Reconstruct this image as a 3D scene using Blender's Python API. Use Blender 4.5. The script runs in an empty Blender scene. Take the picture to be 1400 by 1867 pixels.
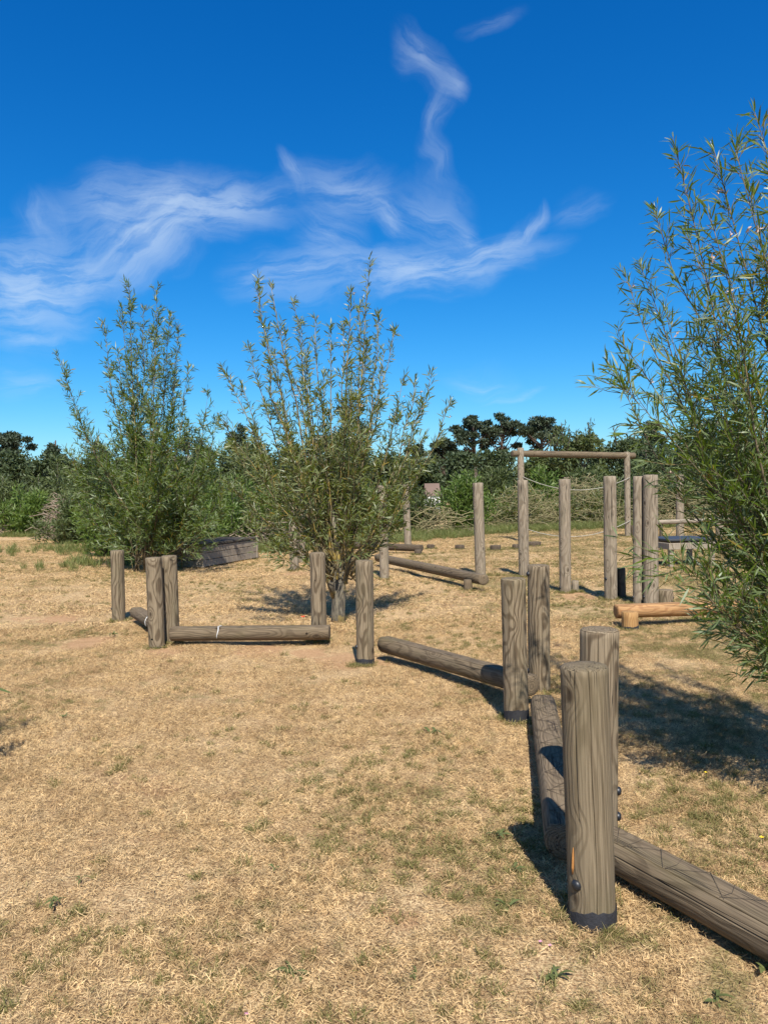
import bpy, math, random
import numpy as np
from mathutils import Matrix, Vector
R = math.radians
scene = bpy.context.scene
col = scene.collection

# ------------------------------------------------------------------ camera
F, CX, CY = 1403.0, 700.0, 933.5           # focal length and centre in photo pixels
PITCH, ROLL, CAMH = R(1.37), R(-1.1), 1.6
CR = Matrix.Rotation(math.pi/2 - PITCH, 3, 'X') @ Matrix.Rotation(ROLL, 3, 'Z')
cam_d = bpy.data.cameras.new('camera'); cam = bpy.data.objects.new('camera', cam_d); col.objects.link(cam)
cam.matrix_world = Matrix.Translation((0, 0, CAMH)) @ CR.to_4x4()
cam_d.sensor_fit = 'VERTICAL'; cam_d.sensor_height = 36; cam_d.lens = F/1867*36
cam_d.clip_start = 0.05; cam_d.clip_end = 6000
scene.camera = cam

# ------------------------------------------------------------------ sky + sun
SUN_EL, SUN_AZ = R(50), R(174)              # azimuth clockwise from +Y (behind the camera, to its right)
sdir = Vector((math.sin(SUN_AZ)*math.cos(SUN_EL), math.cos(SUN_AZ)*math.cos(SUN_EL), math.sin(SUN_EL)))
sl = bpy.data.lights.new('sun', 'SUN'); sl.energy = 5.0; sl.angle = R(0.53); sl.color = (1, .945, .86)
so = bpy.data.objects.new('sun', sl); col.objects.link(so)
so.rotation_euler = sdir.to_track_quat('Z', 'Y').to_euler(); so.location = (0, -5, 30)
scene.view_settings.view_transform = 'Standard'; scene.view_settings.look = 'None'
scene.view_settings.exposure = 0.7; scene.view_settings.gamma = 1
scene.view_settings.use_curve_mapping = False

class NT:
    """small helper round a node tree"""
    def __init__(s, tree): s.t = tree; s.n = tree.nodes; s.l = tree.links
    def new(s, typ, **kw):
        nd = s.n.new(typ)
        for k, v in kw.items():
            if k.startswith('i_'):
                key = k[2:]; key = int(key) if key.isdigit() else key.replace('_', ' ')
                s.set(nd.inputs[key], v)
            else: setattr(nd, k, v)
        return nd
    def set(s, sock, v):
        if isinstance(v, bpy.types.NodeSocket): s.l.new(v, sock)
        elif isinstance(v, bpy.types.Node): s.l.new(v.outputs[0], sock)
        else:
            if isinstance(v, (tuple, list)) and sock.type == 'RGBA' and len(v) == 3: v = (*v, 1)
            sock.default_value = v
    def math(s, op, a, b=0.0, c=0.0, clamp=False):
        nd = s.n.new('ShaderNodeMath'); nd.operation = op; nd.use_clamp = clamp
        s.set(nd.inputs[0], a); s.set(nd.inputs[1], b); s.set(nd.inputs[2], c); return nd.outputs[0]
    def vmath(s, op, a, b=None, scale=None):
        nd = s.n.new('ShaderNodeVectorMath'); nd.operation = op
        s.set(nd.inputs[0], a)
        if b is not None: s.set(nd.inputs[1], b)
        if scale is not None: s.set(nd.inputs['Scale'], scale)
        return nd.outputs[1] if op in ('LENGTH', 'DOT_PRODUCT') else nd.outputs[0]
    def noise(s, vec, scale, detail=3, rough=.55, dist=0, out=0):
        nd = s.n.new('ShaderNodeTexNoise'); s.set(nd.inputs['Vector'], vec)
        nd.inputs['Scale'].default_value = scale; nd.inputs['Detail'].default_value = detail
        nd.inputs['Roughness'].default_value = rough; nd.inputs['Distortion'].default_value = dist
        return nd.outputs[out]
    def mr(s, v, a, b, c=0, d=1, smooth=True):
        nd = s.n.new('ShaderNodeMapRange'); nd.interpolation_type = 'SMOOTHSTEP' if smooth else 'LINEAR'
        s.set(nd.inputs[0], v)
        for i, x in enumerate((a, b, c, d)): s.set(nd.inputs[i+1], x)
        return nd.outputs[0]
    def mix(s, f, a, b, mode='MIX'):
        nd = s.n.new('ShaderNodeMix'); nd.data_type = 'RGBA'; nd.blend_type = mode
        s.set(nd.inputs[0], f); s.set(nd.inputs[6], a); s.set(nd.inputs[7], b); return nd.outputs[2]
    def scale(s, vec, sc, loc=(0, 0, 0)):
        nd = s.n.new('ShaderNodeMapping'); s.set(nd.inputs[0], vec)
        nd.inputs['Scale'].default_value = sc; nd.inputs['Location'].default_value = loc; return nd.outputs[0]

world = bpy.data.worlds.new('World'); scene.world = world; world.use_nodes = True
T = NT(world.node_tree); T.n.clear()
sky = T.new('ShaderNodeTexSky', sky_type='NISHITA', sun_disc=False, sun_elevation=SUN_EL, sun_rotation=SUN_AZ,
            air_density=1.0, dust_density=0.35, ozone_density=3.0, altitude=30)
hs = T.new('ShaderNodeHueSaturation', i_Hue=.497, i_Saturation=1.38, i_Value=1.0, i_Color=sky)
sk0 = T.mix(1.0, hs.outputs[0], (.72, .90, 1.12), 'MULTIPLY')
ss = T.new('ShaderNodeSeparateColor', i_0=sk0)
skycol = T.new('ShaderNodeCombineColor', i_0=T.math('MULTIPLY', T.math('POWER', ss.outputs[0], 1.3), .53), i_1=ss.outputs[1],
               i_2=T.math('MULTIPLY', T.math('POWER', ss.outputs[2], .9), 1.28)).outputs[0]
# cirrus: streaks given by azimuth / elevation
tc = T.new('ShaderNodeTexCoord').outputs['Generated']
sp = T.new('ShaderNodeSeparateXYZ', i_0=tc)
az = T.math('ARCTAN2', sp.outputs[0], sp.outputs[1])
el = T.math('ARCSINE', sp.outputs[2])
ae = T.new('ShaderNodeCombineXYZ', i_0=az, i_1=el).outputs[0]
w1 = T.vmath('SUBTRACT', T.noise(ae, 4.0, 3, .6, 0, 1), (.5, .5, .5))
w2 = T.vmath('SUBTRACT', T.noise(ae, 16.0, 4, .6, 0, 1), (.5, .5, .5))
aw = T.vmath('ADD', T.vmath('ADD', ae, T.vmath('SCALE', w1, scale=.11)), T.vmath('SCALE', w2, scale=.022))
def pix_ae(px, py):
    d = (CR @ Vector(((px-CX)/F, -(py-CY)/F, -1))).normalized()
    return math.atan2(d.x, d.y), math.asin(d.z)
# (x0,y0,x1,y1,half width px, strength)
STREAKS = [(-60,540,150,530,42,.62), (20,515,230,500,20,.45), (120,405,430,372,30,.55), (180,480,330,405,34,.6), (300,400,520,372,22,.42),
 (60,380,100,450,14,.18), (515,290,545,340,9,.35), (540,335,720,345,24,.34), (690,345,740,420,14,.35), (560,400,640,470,30,.22),
 (430,520,640,505,26,.36), (620,508,880,492,24,.62), (800,500,985,455,17,.5), (940,450,968,380,9,.5), (830,420,870,450,10,.38),
 (760,350,840,440,26,.22), (730,70,800,150,15,.26), (800,150,822,160,12,.22), (790,170,786,245,8,.24), (785,250,800,330,12,.14),
 (850,50,930,22,7,.15), (830,685,920,690,12,.22), (900,715,970,695,4,.32), (-20,690,120,700,14,.2), (-40,615,150,612,5,.2), (1000,390,1080,380,12,.14)]
tot = None; sums = {}
for (x0, y0, x1, y1, w, st) in STREAKS:
    a0, e0 = pix_ae(x0, y0); a1, e1 = pix_ae(x1, y1)
    mp = T.new('ShaderNodeMapping', vector_type='TEXTURE', i_0=aw)
    mp.inputs['Location'].default_value = ((a0+a1)/2, (e0+e1)/2, 0)
    mp.inputs['Rotation'].default_value = (0, 0, math.atan2(e1-e0, a1-a0))
    mp.inputs['Scale'].default_value = (math.hypot(a1-a0, e1-e0)*.72+.012, w/F*2.7, 1)
    b = T.math('MULTIPLY', T.math('POWER', T.math('SUBTRACT', 1.0, T.vmath('LENGTH', mp.outputs[0]), clamp=True), 1.5), st*1.05)
    bin_ = int(round(math.atan2(e1-e0, a1-a0)/R(36))) % 5
    sums[bin_] = b if bin_ not in sums else T.math('ADD', sums[bin_], b)
for bin_, b in sums.items():        # fine fibres running with the streaks
    fv_ = T.new('ShaderNodeMapping', vector_type='TEXTURE', i_0=aw); fv_.inputs['Rotation'].default_value = (0, 0, bin_*R(36)+.12)
    fv_.inputs['Location'].default_value = (bin_*.7, 0, 0); fv_.inputs['Scale'].default_value = (.10, .019, 1)
    b = T.math('MULTIPLY', b, T.mr(T.noise(fv_.outputs[0], 1.0, 6, .64, .35), .34, .66, .22, 1.4))
    tot = b if tot is None else T.math('ADD', tot, b)
# cirrus over the unseen rest of the sky, thickened to whiten the blue fill
rest = T.mr(T.noise(T.scale(ae, (1.1, 3.2, 1)), 1.6, 4, .6, .6), .46, .75, 0, .7)
rest = T.math('MULTIPLY', rest, T.mr(T.math('ABSOLUTE', az), .5, .85, 0.0, 1))
tot = T.math('ADD', tot, rest)
cl = tot
cl = T.math('MULTIPLY', T.math('SUBTRACT', 1.0, T.math('POWER', 2.718, T.math('MULTIPLY', cl, -1.5))), .72)
cloudy = T.mix(cl, skycol, (5.6, 6.8, 8.1))
bg = T.new('ShaderNodeBackground', i_Color=cloudy, i_Strength=0.077)
T.l.new(bg.outputs[0], T.new('ShaderNodeOutputWorld').inputs[0])

# ------------------------------------------------------------------ pixel -> place
def ray(px, py): return CR @ Vector(((px-CX)/F, -(py-CY)/F, -1))
def gp(px, py, h=0.0):
    d = ray(px, py); t = (h-CAMH)/d.z
    return Vector((d.x*t, d.y*t, h))
def at(px, py, depth):
    d = ray(px, py); t = depth/d.y
    return Vector((d.x*t, depth, CAMH + d.z*t))
rng = np.random.default_rng(7); random.seed(7)

# ------------------------------------------------------------------ mesh helpers
def tag(o, label=None, cat=None, group=None, kind=None):
    if label: o['label'] = label
    if cat: o['category'] = cat
    if group: o['group'] = group
    if kind: o['kind'] = kind
    return o
def link(name, me, mat=None, parent=None):
    o = bpy.data.objects.new(name, me); col.objects.link(o)
    if mat is not None and not me.materials: me.materials.append(mat)
    if parent is not None: o.parent = parent
    return o
def empty(name, loc=(0, 0, 0), rz=0):
    o = bpy.data.objects.new(name, None); col.objects.link(o); o.location = loc; o.rotation_euler = (0, 0, rz)
    o.empty_display_size = .1
    return o
def tri_mesh(name, V, Tr, rnd=None, smooth=False):
    me = bpy.data.meshes.new(name); V = np.asarray(V, np.float32); Tr = np.asarray(Tr, np.int32)
    me.vertices.add(len(V)); me.vertices.foreach_set('co', V.ravel())
    me.loops.add(Tr.size); me.loops.foreach_set('vertex_index', Tr.ravel())
    me.polygons.add(len(Tr)); me.polygons.foreach_set('loop_start', np.arange(0, Tr.size, 3, dtype=np.int32))
    if smooth: me.polygons.foreach_set('use_smooth', np.ones(len(Tr), bool))
    if rnd is not None:
        a = me.attributes.new('rnd', 'FLOAT', 'POINT'); a.data.foreach_set('value', np.asarray(rnd, np.float32))
    me.update(calc_edges=True); me.validate(); return me
def quad_mesh(name, V, Q, smooth=False):
    me = bpy.data.meshes.new(name); me.from_pydata([tuple(v) for v in V], [], [tuple(q) for q in Q])
    if smooth: me.polygons.foreach_set('use_smooth', np.ones(len(me.polygons), bool))
    me.update(); return me
def nrm(a): return a/np.maximum(np.linalg.norm(a, axis=-1, keepdims=True), 1e-9)
def leaves(P, D, L, W, curl=.12, up=None):
    """narrow pointed leaves; every leaf has six vertices, four triangles"""
    P = np.asarray(P, float); D = nrm(np.asarray(D, float)); N = len(P); L = np.asarray(L).reshape(-1, 1); W = np.asarray(W).reshape(-1, 1)
    rv = rng.normal(size=(N, 3))
    if up is not None: rv = rv*(1-up)+np.array([0, 0, 1.0])*up*2
    S = nrm(np.cross(D, rv)); Nn = np.cross(S, D)
    Nn = np.where(Nn[:, 2:3] < 0, -Nn, Nn); S = np.cross(D, Nn)
    c = curl*L*rng.uniform(-.3, 1.4, (N, 1))
    V = np.stack([P, P+D*L*.32+S*W*.5+Nn*c*.25, P+D*L*.32-S*W*.5+Nn*c*.25, P+D*L*.68+S*W*.40-Nn*c*.05, P+D*L*.68-S*W*.40-Nn*c*.05, P+D*L-Nn*c], 1).reshape(-1, 3)
    base = (np.arange(N)*6)[:, None, None]
    Tr = (base+np.array([[0, 2, 1], [1, 2, 4], [1, 4, 3], [3, 4, 5]])[None]).reshape(-1, 3)
    return V, Tr, np.repeat(rng.random(N), 6)
def tube(pts, rad, n=6):
    pts = np.asarray(pts, float); rad = np.asarray(rad, float); k = len(pts)
    tg = nrm(np.gradient(pts, axis=0)); ref = np.array([0.31, .95, .05]) if abs(tg[0][2]) > .6 else np.array([0, 0, 1.0])
    A = nrm(np.cross(tg, ref)); B = np.cross(tg, A)
    an = np.arange(n)*2*np.pi/n
    V = (pts[:, None]+(A[:, None]*np.cos(an)[None, :, None]+B[:, None]*np.sin(an)[None, :, None])*rad[:, None, None]).reshape(-1, 3)
    V = np.vstack([V, pts[-1:]+tg[-1:]*rad[-1], pts[:1]])
    Tr = []
    for i in range(k-1):
        for j in range(n):
            a, b = i*n+j, i*n+(j+1) % n
            Tr += [(a, b, b+n), (a, b+n, a+n)]
    for j in range(n):
        Tr.append(((k-1)*n+j, (k-1)*n+(j+1) % n, k*n)); Tr.append(((j+1) % n, j, k*n+1))
    return V, np.array(Tr)
class Bag:
    def __init__(s): s.V = []; s.T = []; s.r = []; s.k = 0
    def add(s, V, Tr, rnd=None):
        s.V.append(V); s.T.append(np.asarray(Tr)+s.k); s.k += len(V)
        s.r.append(np.full(len(V), rng.random()) if rnd is None else rnd)
    def mesh(s, name, smooth=True): return tri_mesh(name, np.vstack(s.V), np.vstack(s.T), np.concatenate(s.r), smooth)
def curve(p0, p1, bend, k=7, wob=.0):
    """points from p0 to p1; bend = offset of the middle"""
    p0, p1, bend = np.array(p0, float), np.array(p1, float), np.array(bend, float)
    t = np.linspace(0, 1, k)[:, None]
    P = p0*(1-t)+p1*t+bend*4*t*(1-t)
    if wob: P[1:-1] += rng.normal(size=(k-2, 3))*wob
    return P
def box(name, size, mat, parent=None, loc=(0, 0, 0), bev=.006, rz=0, jit=0):
    import bmesh
    bm = bmesh.new(); bmesh.ops.create_cube(bm, size=1)
    for v in bm.verts:
        v.co = Vector((v.co.x*size[0], v.co.y*size[1], v.co.z*size[2]))+Vector((random.uniform(-jit, jit), random.uniform(-jit, jit), random.uniform(-jit, jit)))
    if bev: bmesh.ops.bevel(bm, geom=bm.edges[:], offset=bev, segments=1, affect='EDGES')
    me = bpy.data.meshes.new(name); bm.to_mesh(me); bm.free()
    o = link(name, me, mat, parent); o.location = loc; o.rotation_euler = (0, 0, rz); return o

# ------------------------------------------------------------------ materials
def newmat(name):
    m = bpy.data.materials.new(name); m.use_nodes = True; t = NT(m.node_tree); t.n.clear()
    out = t.new('ShaderNodeOutputMaterial'); return m, t, out
def wood(name, light, dark, tint, rough=.85, grain=1.0, green=.0, rings=.62, wander=.075):
    m, t, out = newmat(name)
    p = t.new('ShaderNodeTexCoord').outputs['Object']
    rnd = t.new('ShaderNodeObjectInfo').outputs['Random']
    off = t.vmath('SCALE', (7.3, 3.1, 9.7), scale=rnd)
    off = t.vmath('SCALE', off, scale=11.0)
    q = t.vmath('ADD', p, off)
    # knots
    vor = t.new('ShaderNodeTexVoronoi', feature='F1'); t.set(vor.inputs['Vector'], t.scale(q, (5.5, 5.5, 3.0))); vor.inputs['Scale'].default_value = 1
    kd = vor.outputs['Distance']
    kn = t.math('POWER', 2.718, t.math('MULTIPLY', t.math('MULTIPLY', kd, kd), -22.0))
    # growth rings round a wandering pith
    wn = t.vmath('SUBTRACT', t.noise(t.scale(q, (2.2, 2.2, 1.1)), 1.6, 2, .5, 0, 1), (.5, .5, .5))
    pr = t.vmath('ADD', p, t.vmath('SCALE', wn, scale=wander))
    pr = t.vmath('ADD', pr, t.vmath('SCALE', t.vmath('SUBTRACT', t.noise(off, 1, 0, .5, 0, 1), (.5, .5, .5)), scale=.12))
    rad = t.vmath('LENGTH', t.scale(pr, (1, 1, .035)))
    ring = t.math('ADD', t.math('MULTIPLY', rad, 118.0*grain), t.math('MULTIPLY', kn, 2.6))
    ring = t.math('ADD', ring, t.math('MULTIPLY', t.noise(t.scale(q, (9, 9, 1.6)), 1, 2), 1.5))
    sn = t.math('SINE', t.math('MULTIPLY', ring, 6.283))
    rg = t.mr(sn, -.2, 1.0, 0, 1)
    fibre = t.noise(t.scale(q, (210, 210, 5)), 1, 3, .6)
    streak = t.noise(t.scale(q, (38, 38, 1.3)), 1, 3, .6)
    blot = t.noise(t.scale(q, (5, 5, 2)), 1, 4, .6)
    c = t.mix(t.math('MULTIPLY', rg, rings), light, dark)
    c = t.mix(t.mr(streak, .44, .70, 0, .6), c, tint)
    c = t.mix(t.mr(fibre, .38, .68, 0, .6), c, (dark[0]*.75, dark[1]*.75, dark[2]*.75))
    c = t.mix(t.mr(blot, .52, .72, 0, .42), c, (light[0]*.62+.01, light[1]*.63+.012, light[2]*.62))
    if green: c = t.mix(t.mr(t.noise(t.scale(q, (4, 4, 1.2)), 1.3, 3), .5, .72, 0, green), c, (.085, .085, .03))
    c = t.mix(t.mr(kd, .13, .05, 0, .8), c, (dark[0]*.35, dark[1]*.3, dark[2]*.28))
    # thin drying checks running with the grain
    chk = t.noise(t.scale(q, (30, 30, .55)), 1, 2, .5)
    ck = t.mr(t.math('ABSOLUTE', t.math('SUBTRACT', chk, .5)), .002, .012, 1, 0)
    ck = t.math('MULTIPLY', ck, t.mr(t.noise(t.scale(q, (4, 4, 1.5)), 1, 1), .46, .54))
    c = t.mix(t.math('MULTIPLY', ck, .85), c, (.018, .014, .01))
    hgt = t.math('ADD', t.math('MULTIPLY', rg, -.35), t.math('MULTIPLY', fibre, .5))
    hgt = t.math('SUBTRACT', hgt, t.math('MULTIPLY', ck, 1.6))
    bmp = t.new('ShaderNodeBump', i_Strength=.8, i_Distance=.004, i_Height=hgt)
    b = t.new('ShaderNodeBsdfPrincipled', i_Base_Color=c, i_Roughness=rough, i_Normal=bmp)
    b.inputs['Specular IOR Level'].default_value = .25
    t.l.new(b.outputs[0], out.inputs[0]); return m
W_POST = wood('weathered_pine', (.245, .190, .122), (.078, .053, .030), (.20, .157, .102), green=.15, rings=.85)
W_NEAR = wood('straight_grained_pine', (.20, .155, .097), (.082, .058, .031), (.132, .100, .060), green=.15, rings=.4, wander=.03)
W_TALL = wood('silvered_pine', (.30, .245, .175), (.125, .093, .06), (.25, .20, .145), grain=.8)
W_BEAM = wood('beam_wood', (.185, .138, .086), (.07, .049, .029), (.155, .118, .078), green=.2)
W_DARK = wood('old_dark_wood', (.115, .085, .057), (.05, .035, .022), (.10, .077, .055))
W_NEW = wood('new_orange_wood', (.40, .225, .095), (.24, .11, .042), (.38, .225, .105), rough=.7)
W_STUB = wood('pale_yellow_wood', (.40, .235, .09), (.26, .125, .042), (.37, .225, .10), rough=.7)
W_PLANK = wood('grey_plank_wood', (.36, .30, .225), (.15, .116, .084), (.30, .25, .19), grain=.6)
W_LID = wood('dark_lid_wood', (.085, .07, .054), (.04, .031, .023), (.072, .06, .048), grain=.6)
def plain(name, c, rough=.6, spec=.4, bump=0, bs=60, var=.0):
    m, t, out = newmat(name)
    b = t.new('ShaderNodeBsdfPrincipled', i_Base_Color=c, i_Roughness=rough); b.inputs['Specular IOR Level'].default_value = spec
    p = t.new('ShaderNodeTexCoord').outputs['Object']
    if var: t.set(b.inputs['Base Color'], t.mix(t.noise(p, bs*.4, 4), tuple(x*(1-var) for x in c), tuple(min(1, x*(1+var)) for x in c)))
    if bump: t.set(b.inputs['Normal'], t.new('ShaderNodeBump', i_Strength=bump, i_Distance=.004, i_Height=t.noise(p, bs, 4)))
    t.l.new(b.outputs[0], out.inputs[0]); return m
M_TAR = plain('black_tar', (.022, .022, .025), .75, .3, .9, 90, .5)
M_BOLT = plain('black_plastic', (.012, .013, .016), .45, .5)
M_HOLE = plain('drilled_hole', (.01, .008, .006), .9, .1)
M_CHALK = plain('white_mark', (.62, .62, .60), .9, .2, .3, 80, .2)
M_WIRE = plain('rusty_wire', (.10, .076, .052), .8, .2, .3, 200, .3)
M_ROPE = plain('pale_rope', (.33, .31, .26), .9, .2, .6, 120, .3)
M_RESIN = plain('torn_orange_wood', (.36, .16, .045), .8, .3, .5, 120, .4)
M_MAT = plain('black_rubber_mat', (.035, .037, .042), .55, .4, .5, 70, .3)
M_RED = plain('poppy_red', (.75, .045, .012), .6, .3, 0, 60, .3)
M_YEL = plain('buttercup_yellow', (.75, .55, .02), .5)
M_PINK = plain('stork_flower_pink', (.55, .25, .42), .6)
M_WHITE = plain('white_render', (.72, .70, .67), .9, .2, .3, 5, .1)
M_ROOF = plain('pale_red_roof', (.15, .105, .085), .9, .2, .4, 3, .25)
M_DGLASS = plain('dark_pane', (.03, .035, .045), .15, .5)
def leafmat(name, cols, back=None, trans=.35, rough=.5, spec=.35, brown=None):
    """cols: two leaf colours, chosen leaf by leaf; back: paler underside"""
    m, t, out = newmat(name)
    at_ = t.new('ShaderNodeAttribute', attribute_name='rnd').outputs['Fac']
    c = t.mix(at_, cols[0], cols[1])
    geo = t.new('ShaderNodeNewGeometry')
    c = t.mix(t.mr(t.noise(geo.outputs['Position'], 1.7, 3), .35, .7, 0, .5), c, tuple((a+b)*.4 for a, b in zip(*cols)))
    if brown: c = t.mix(t.mr(at_, .955, .96), c, brown)
    if back is not None: c = t.mix(geo.outputs['Backfacing'], c, back)
    b = t.new('ShaderNodeBsdfPrincipled', i_Base_Color=c, i_Roughness=rough); b.inputs['Specular IOR Level'].default_value = spec
    tr = t.new('ShaderNodeBsdfTranslucent', i_Color=t.mix(1.0, c, (1.5, 1.6, .7), 'MULTIPLY'))
    mx = t.new('ShaderNodeMixShader', i_0=trans); t.l.new(b.outputs[0], mx.inputs[1]); t.l.new(tr.outputs[0], mx.inputs[2])
    t.l.new(mx.outputs[0], out.inputs[0]); return m
L_WIL = leafmat('willow_leaf', ((.066, .116, .013), (.160, .215, .034)), (.13, .17, .065), .34, .42, .45, (.32, .24, .05))
L_WILC = leafmat('willow_leaf_yellowish', ((.092, .126, .016), (.185, .210, .042)), (.16, .185, .075), .34, .42, .45, (.34, .25, .06))
L_SHR = leafmat('shrub_leaf', ((.066, .118, .020), (.160, .215, .050)), None, .34, .5)
L_DUL = leafmat('dull_leaf', ((.060, .086, .028), (.125, .148, .054)), None, .3, .55)
L_PINE = leafmat('pine_needles', ((.026, .042, .024), (.060, .078, .038)), None, .1, .6)
L_TREE = leafmat('far_tree_leaf', ((.033, .054, .023), (.078, .102, .038)), None, .18, .6)
L_GRASS = leafmat('long_grass', ((.085, .125, .030), (.24, .24, .085)), None, .3, .6, .3, (.36, .28, .13))
L_WEED = leafmat('weed_leaf', ((.075, .092, .026), (.125, .145, .048)), None, .2, .55)
def bark(name, c1, c2, lichen=None):
    m, t, out = newmat(name); p = t.new('ShaderNodeTexCoord').outputs['Object']
    n1 = t.noise(t.scale(p, (30, 30, 9)), 1, 4, .65); c = t.mix(t.mr(n1, .35, .65), c1, c2)
    if lichen: c = t.mix(t.mr(t.noise(p, 6, 4, .6), .52, .62, 0, .8), c, lichen)
    b = t.new('ShaderNodeBsdfPrincipled', i_Base_Color=c, i_Roughness=.85, i_Normal=t.new('ShaderNodeBump', i_Strength=.8, i_Distance=.006, i_Height=n1))
    t.l.new(b.outputs[0], out.inputs[0]); return m
B_WIL = bark('willow_stem', (.21, .165, .08), (.085, .068, .036), (.34, .24, .05))
B_WILD = bark('willow_stem_dark', (.15, .115, .065), (.06, .048, .028), (.22, .165, .05))
B_TRK = bark('willow_trunk', (.17, .145, .10), (.05, .042, .03), (.26, .19, .06))
B_DRK = bark('dark_stem', (.10, .085, .055), (.045, .038, .028))
B_PINE = bark('pine_bark', (.11, .075, .055), (.05, .038, .03))
B_DEAD = bark('dead_stick', (.33, .26, .185), (.17, .125, .085))
B_DEAD2 = bark('dead_stick_olive', (.26, .22, .105), (.12, .105, .045))

# ------------------------------------------------------------------ ground
def gh(x, y):
    x = np.asarray(x, float); y = np.asarray(y, float)
    near = np.clip(1-(y-14)/25, 0, 1)
    return (.010*np.sin(1.7*x+.6*y)+.008*np.sin(2.9*y-1.3*x+1)+.006*np.sin(5.1*x+3.7*y))*near-.004
SOIL = [(gp(165, 1170), .42), (gp(110, 1126), .40), (gp(255, 1128), .3), (gp(470, 1186), .40), (gp(620, 1203), .38), (gp(560, 1190), .25), (gp(540, 1046), .5), (gp(300, 1190), .3), (gp(700, 1204), .22), (gp(1060, 1085), .5)]
def ground_colours(t, blades):
    geo = t.new('ShaderNodeNewGeometry').outputs['Position']
    p = t.vmath('MULTIPLY', geo, (1, 1, 0))
    big = t.noise(p, .42, 4, .6); mid = t.noise(p, 1.9, 4, .62); sm = t.noise(p, 7.0, 4, .6)
    straw = t.mix(t.mr(mid, .35, .68), (.71, .513, .268), (.58, .408, .21))
    straw = t.mix(t.mr(sm, .4, .7, 0, .6), straw, (.73, .55, .312))
    spk = t.mr(t.noise(p, 17, 5, .68), .36, .64, .66, 1.14)
    straw = t.mix(1.0, straw, t.new('ShaderNodeCombineColor', i_0=spk, i_1=spk, i_2=spk).outputs[0], 'MULTIPLY')
    straw = t.mix(t.mr(t.noise(t.vmath('ADD', p, (3, 9, 0)), 2.7, 5, .65), .54, .68, 0, .5), straw, (.36, .225, .115))
    gm = t.math('ADD', t.math('MULTIPLY', mid, .35), t.math('MULTIPLY', sm, .65))
    gm = t.math('ADD', gm, t.math('MULTIPLY', t.math('SUBTRACT', big, .5), .55))
    sy = t.new('ShaderNodeSeparateXYZ', i_0=geo)
    # greener under the willows on the right-hand side of the path, trodden pale on the left
    side = t.mr(t.math('SUBTRACT', sy.outputs[0], t.math('MULTIPLY', sy.outputs[1], .10)), -1.6, 1.8, -.035, .045)
    gm = t.math('ADD', gm, side)
    gm = t.math('ADD', gm, t.mr(sy.outputs[1], 7.5, 12, -.008, .03))
    green = t.mr(gm, .50, .64, 0, .75)
    return geo, p, big, mid, sm, straw, green
def make_ground_mat():
    m, t, out = newmat('dry_grass_ground')
    geo, p, big, mid, sm, straw, green = ground_colours(t, False)
    soil = t.mix(t.mr(t.noise(p, 30, 4, .65), .3, .7), (.33, .20, .102), (.17, .10, .05))
    fine = t.noise(p, 85, 4, .7); fl = t.noise(t.scale(p, (60, 190, 1)), 1, 3, .7)
    c = t.mix(t.mr(fine, .40, .60), soil, straw)
    c = t.mix(t.math('MULTIPLY', green, .75), c, (.16, .135, .048))
    bare = t.mr(t.math('ADD', t.noise(t.vmath('ADD', p, (13, 5, 0)), .8, 3, .6), t.math('MULTIPLY', t.math('SUBTRACT', sm, .5), .2)), .635, .70)
    wp = t.vmath('ADD', p, t.vmath('SCALE', t.vmath('SUBTRACT', t.noise(p, 5, 3, .6, 0, 1), (.5, .5, .5)), scale=.45))
    for q_, r_ in SOIL:
        dd = t.vmath('LENGTH', t.vmath('MULTIPLY', t.vmath('SUBTRACT', wp, (q_.x, q_.y, 0)), (1, .7, 0)))
        bare = t.math('MAXIMUM', bare, t.mr(dd, r_*.85, r_*.45))
    c = t.mix(t.math('MULTIPLY', bare, .6), c, t.mix(fine, (.44, .25, .135), (.31, .165, .085)))
    c = t.mix(t.mr(fl, .55, .75, 0, .45), c, (.13, .09, .05))
    h = t.math('ADD', t.math('MULTIPLY', fine, .7), t.math('MULTIPLY', fl, .5))
    bmp = t.new('ShaderNodeBump', i_Strength=.8, i_Distance=.02, i_Height=h)
    b = t.new('ShaderNodeBsdfPrincipled', i_Base_Color=c, i_Roughness=.95, i_Normal=bmp); b.inputs['Specular IOR Level'].default_value = .1
    t.l.new(b.outputs[0], out.inputs[0]); return m
def make_blade_mat():
    m, t, out = newmat('straw_blades')
    geo, p, big, mid, sm, straw, green = ground_colours(t, True)
    r = t.new('ShaderNodeAttribute', attribute_name='rnd').outputs['Fac']
    c = t.mix(t.mr(r, 0, 1, 0, 1, False), t.mix(1.0, straw, (.55, .50, .42), 'MULTIPLY'), t.mix(1.0, straw, (1.22, 1.22, 1.2), 'MULTIPLY'))
    pick = t.mr(t.math('ADD', green, t.math('MULTIPLY', t.math('SUBTRACT', r, .5), .9)), .45, .62)
    c = t.mix(pick, c, t.mix(r, (.125, .120, .036), (.29, .25, .095)))
    c = t.mix(t.mr(r, .17, .13), c, (.13, .082, .042))
    b = t.new('ShaderNodeBsdfPrincipled', i_Base_Color=c, i_Roughness=.75); b.inputs['Specular IOR Level'].default_value = .15
    tr = t.new('ShaderNodeBsdfTranslucent', i_Color=c); mx = t.new('ShaderNodeMixShader', i_0=.25)
    t.l.new(b.outputs[0], mx.inputs[1]); t.l.new(tr.outputs[0], mx.inputs[2]); t.l.new(mx.outputs[0], out.inputs[0]); return m
M_GROUND = make_ground_mat(); M_BLADE = make_blade_mat()
xs = np.concatenate([[-3000, -900, -300, -120, -60, -30], np.arange(-16, 16.01, .2), [30, 60, 120, 300, 900, 3000]])
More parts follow.
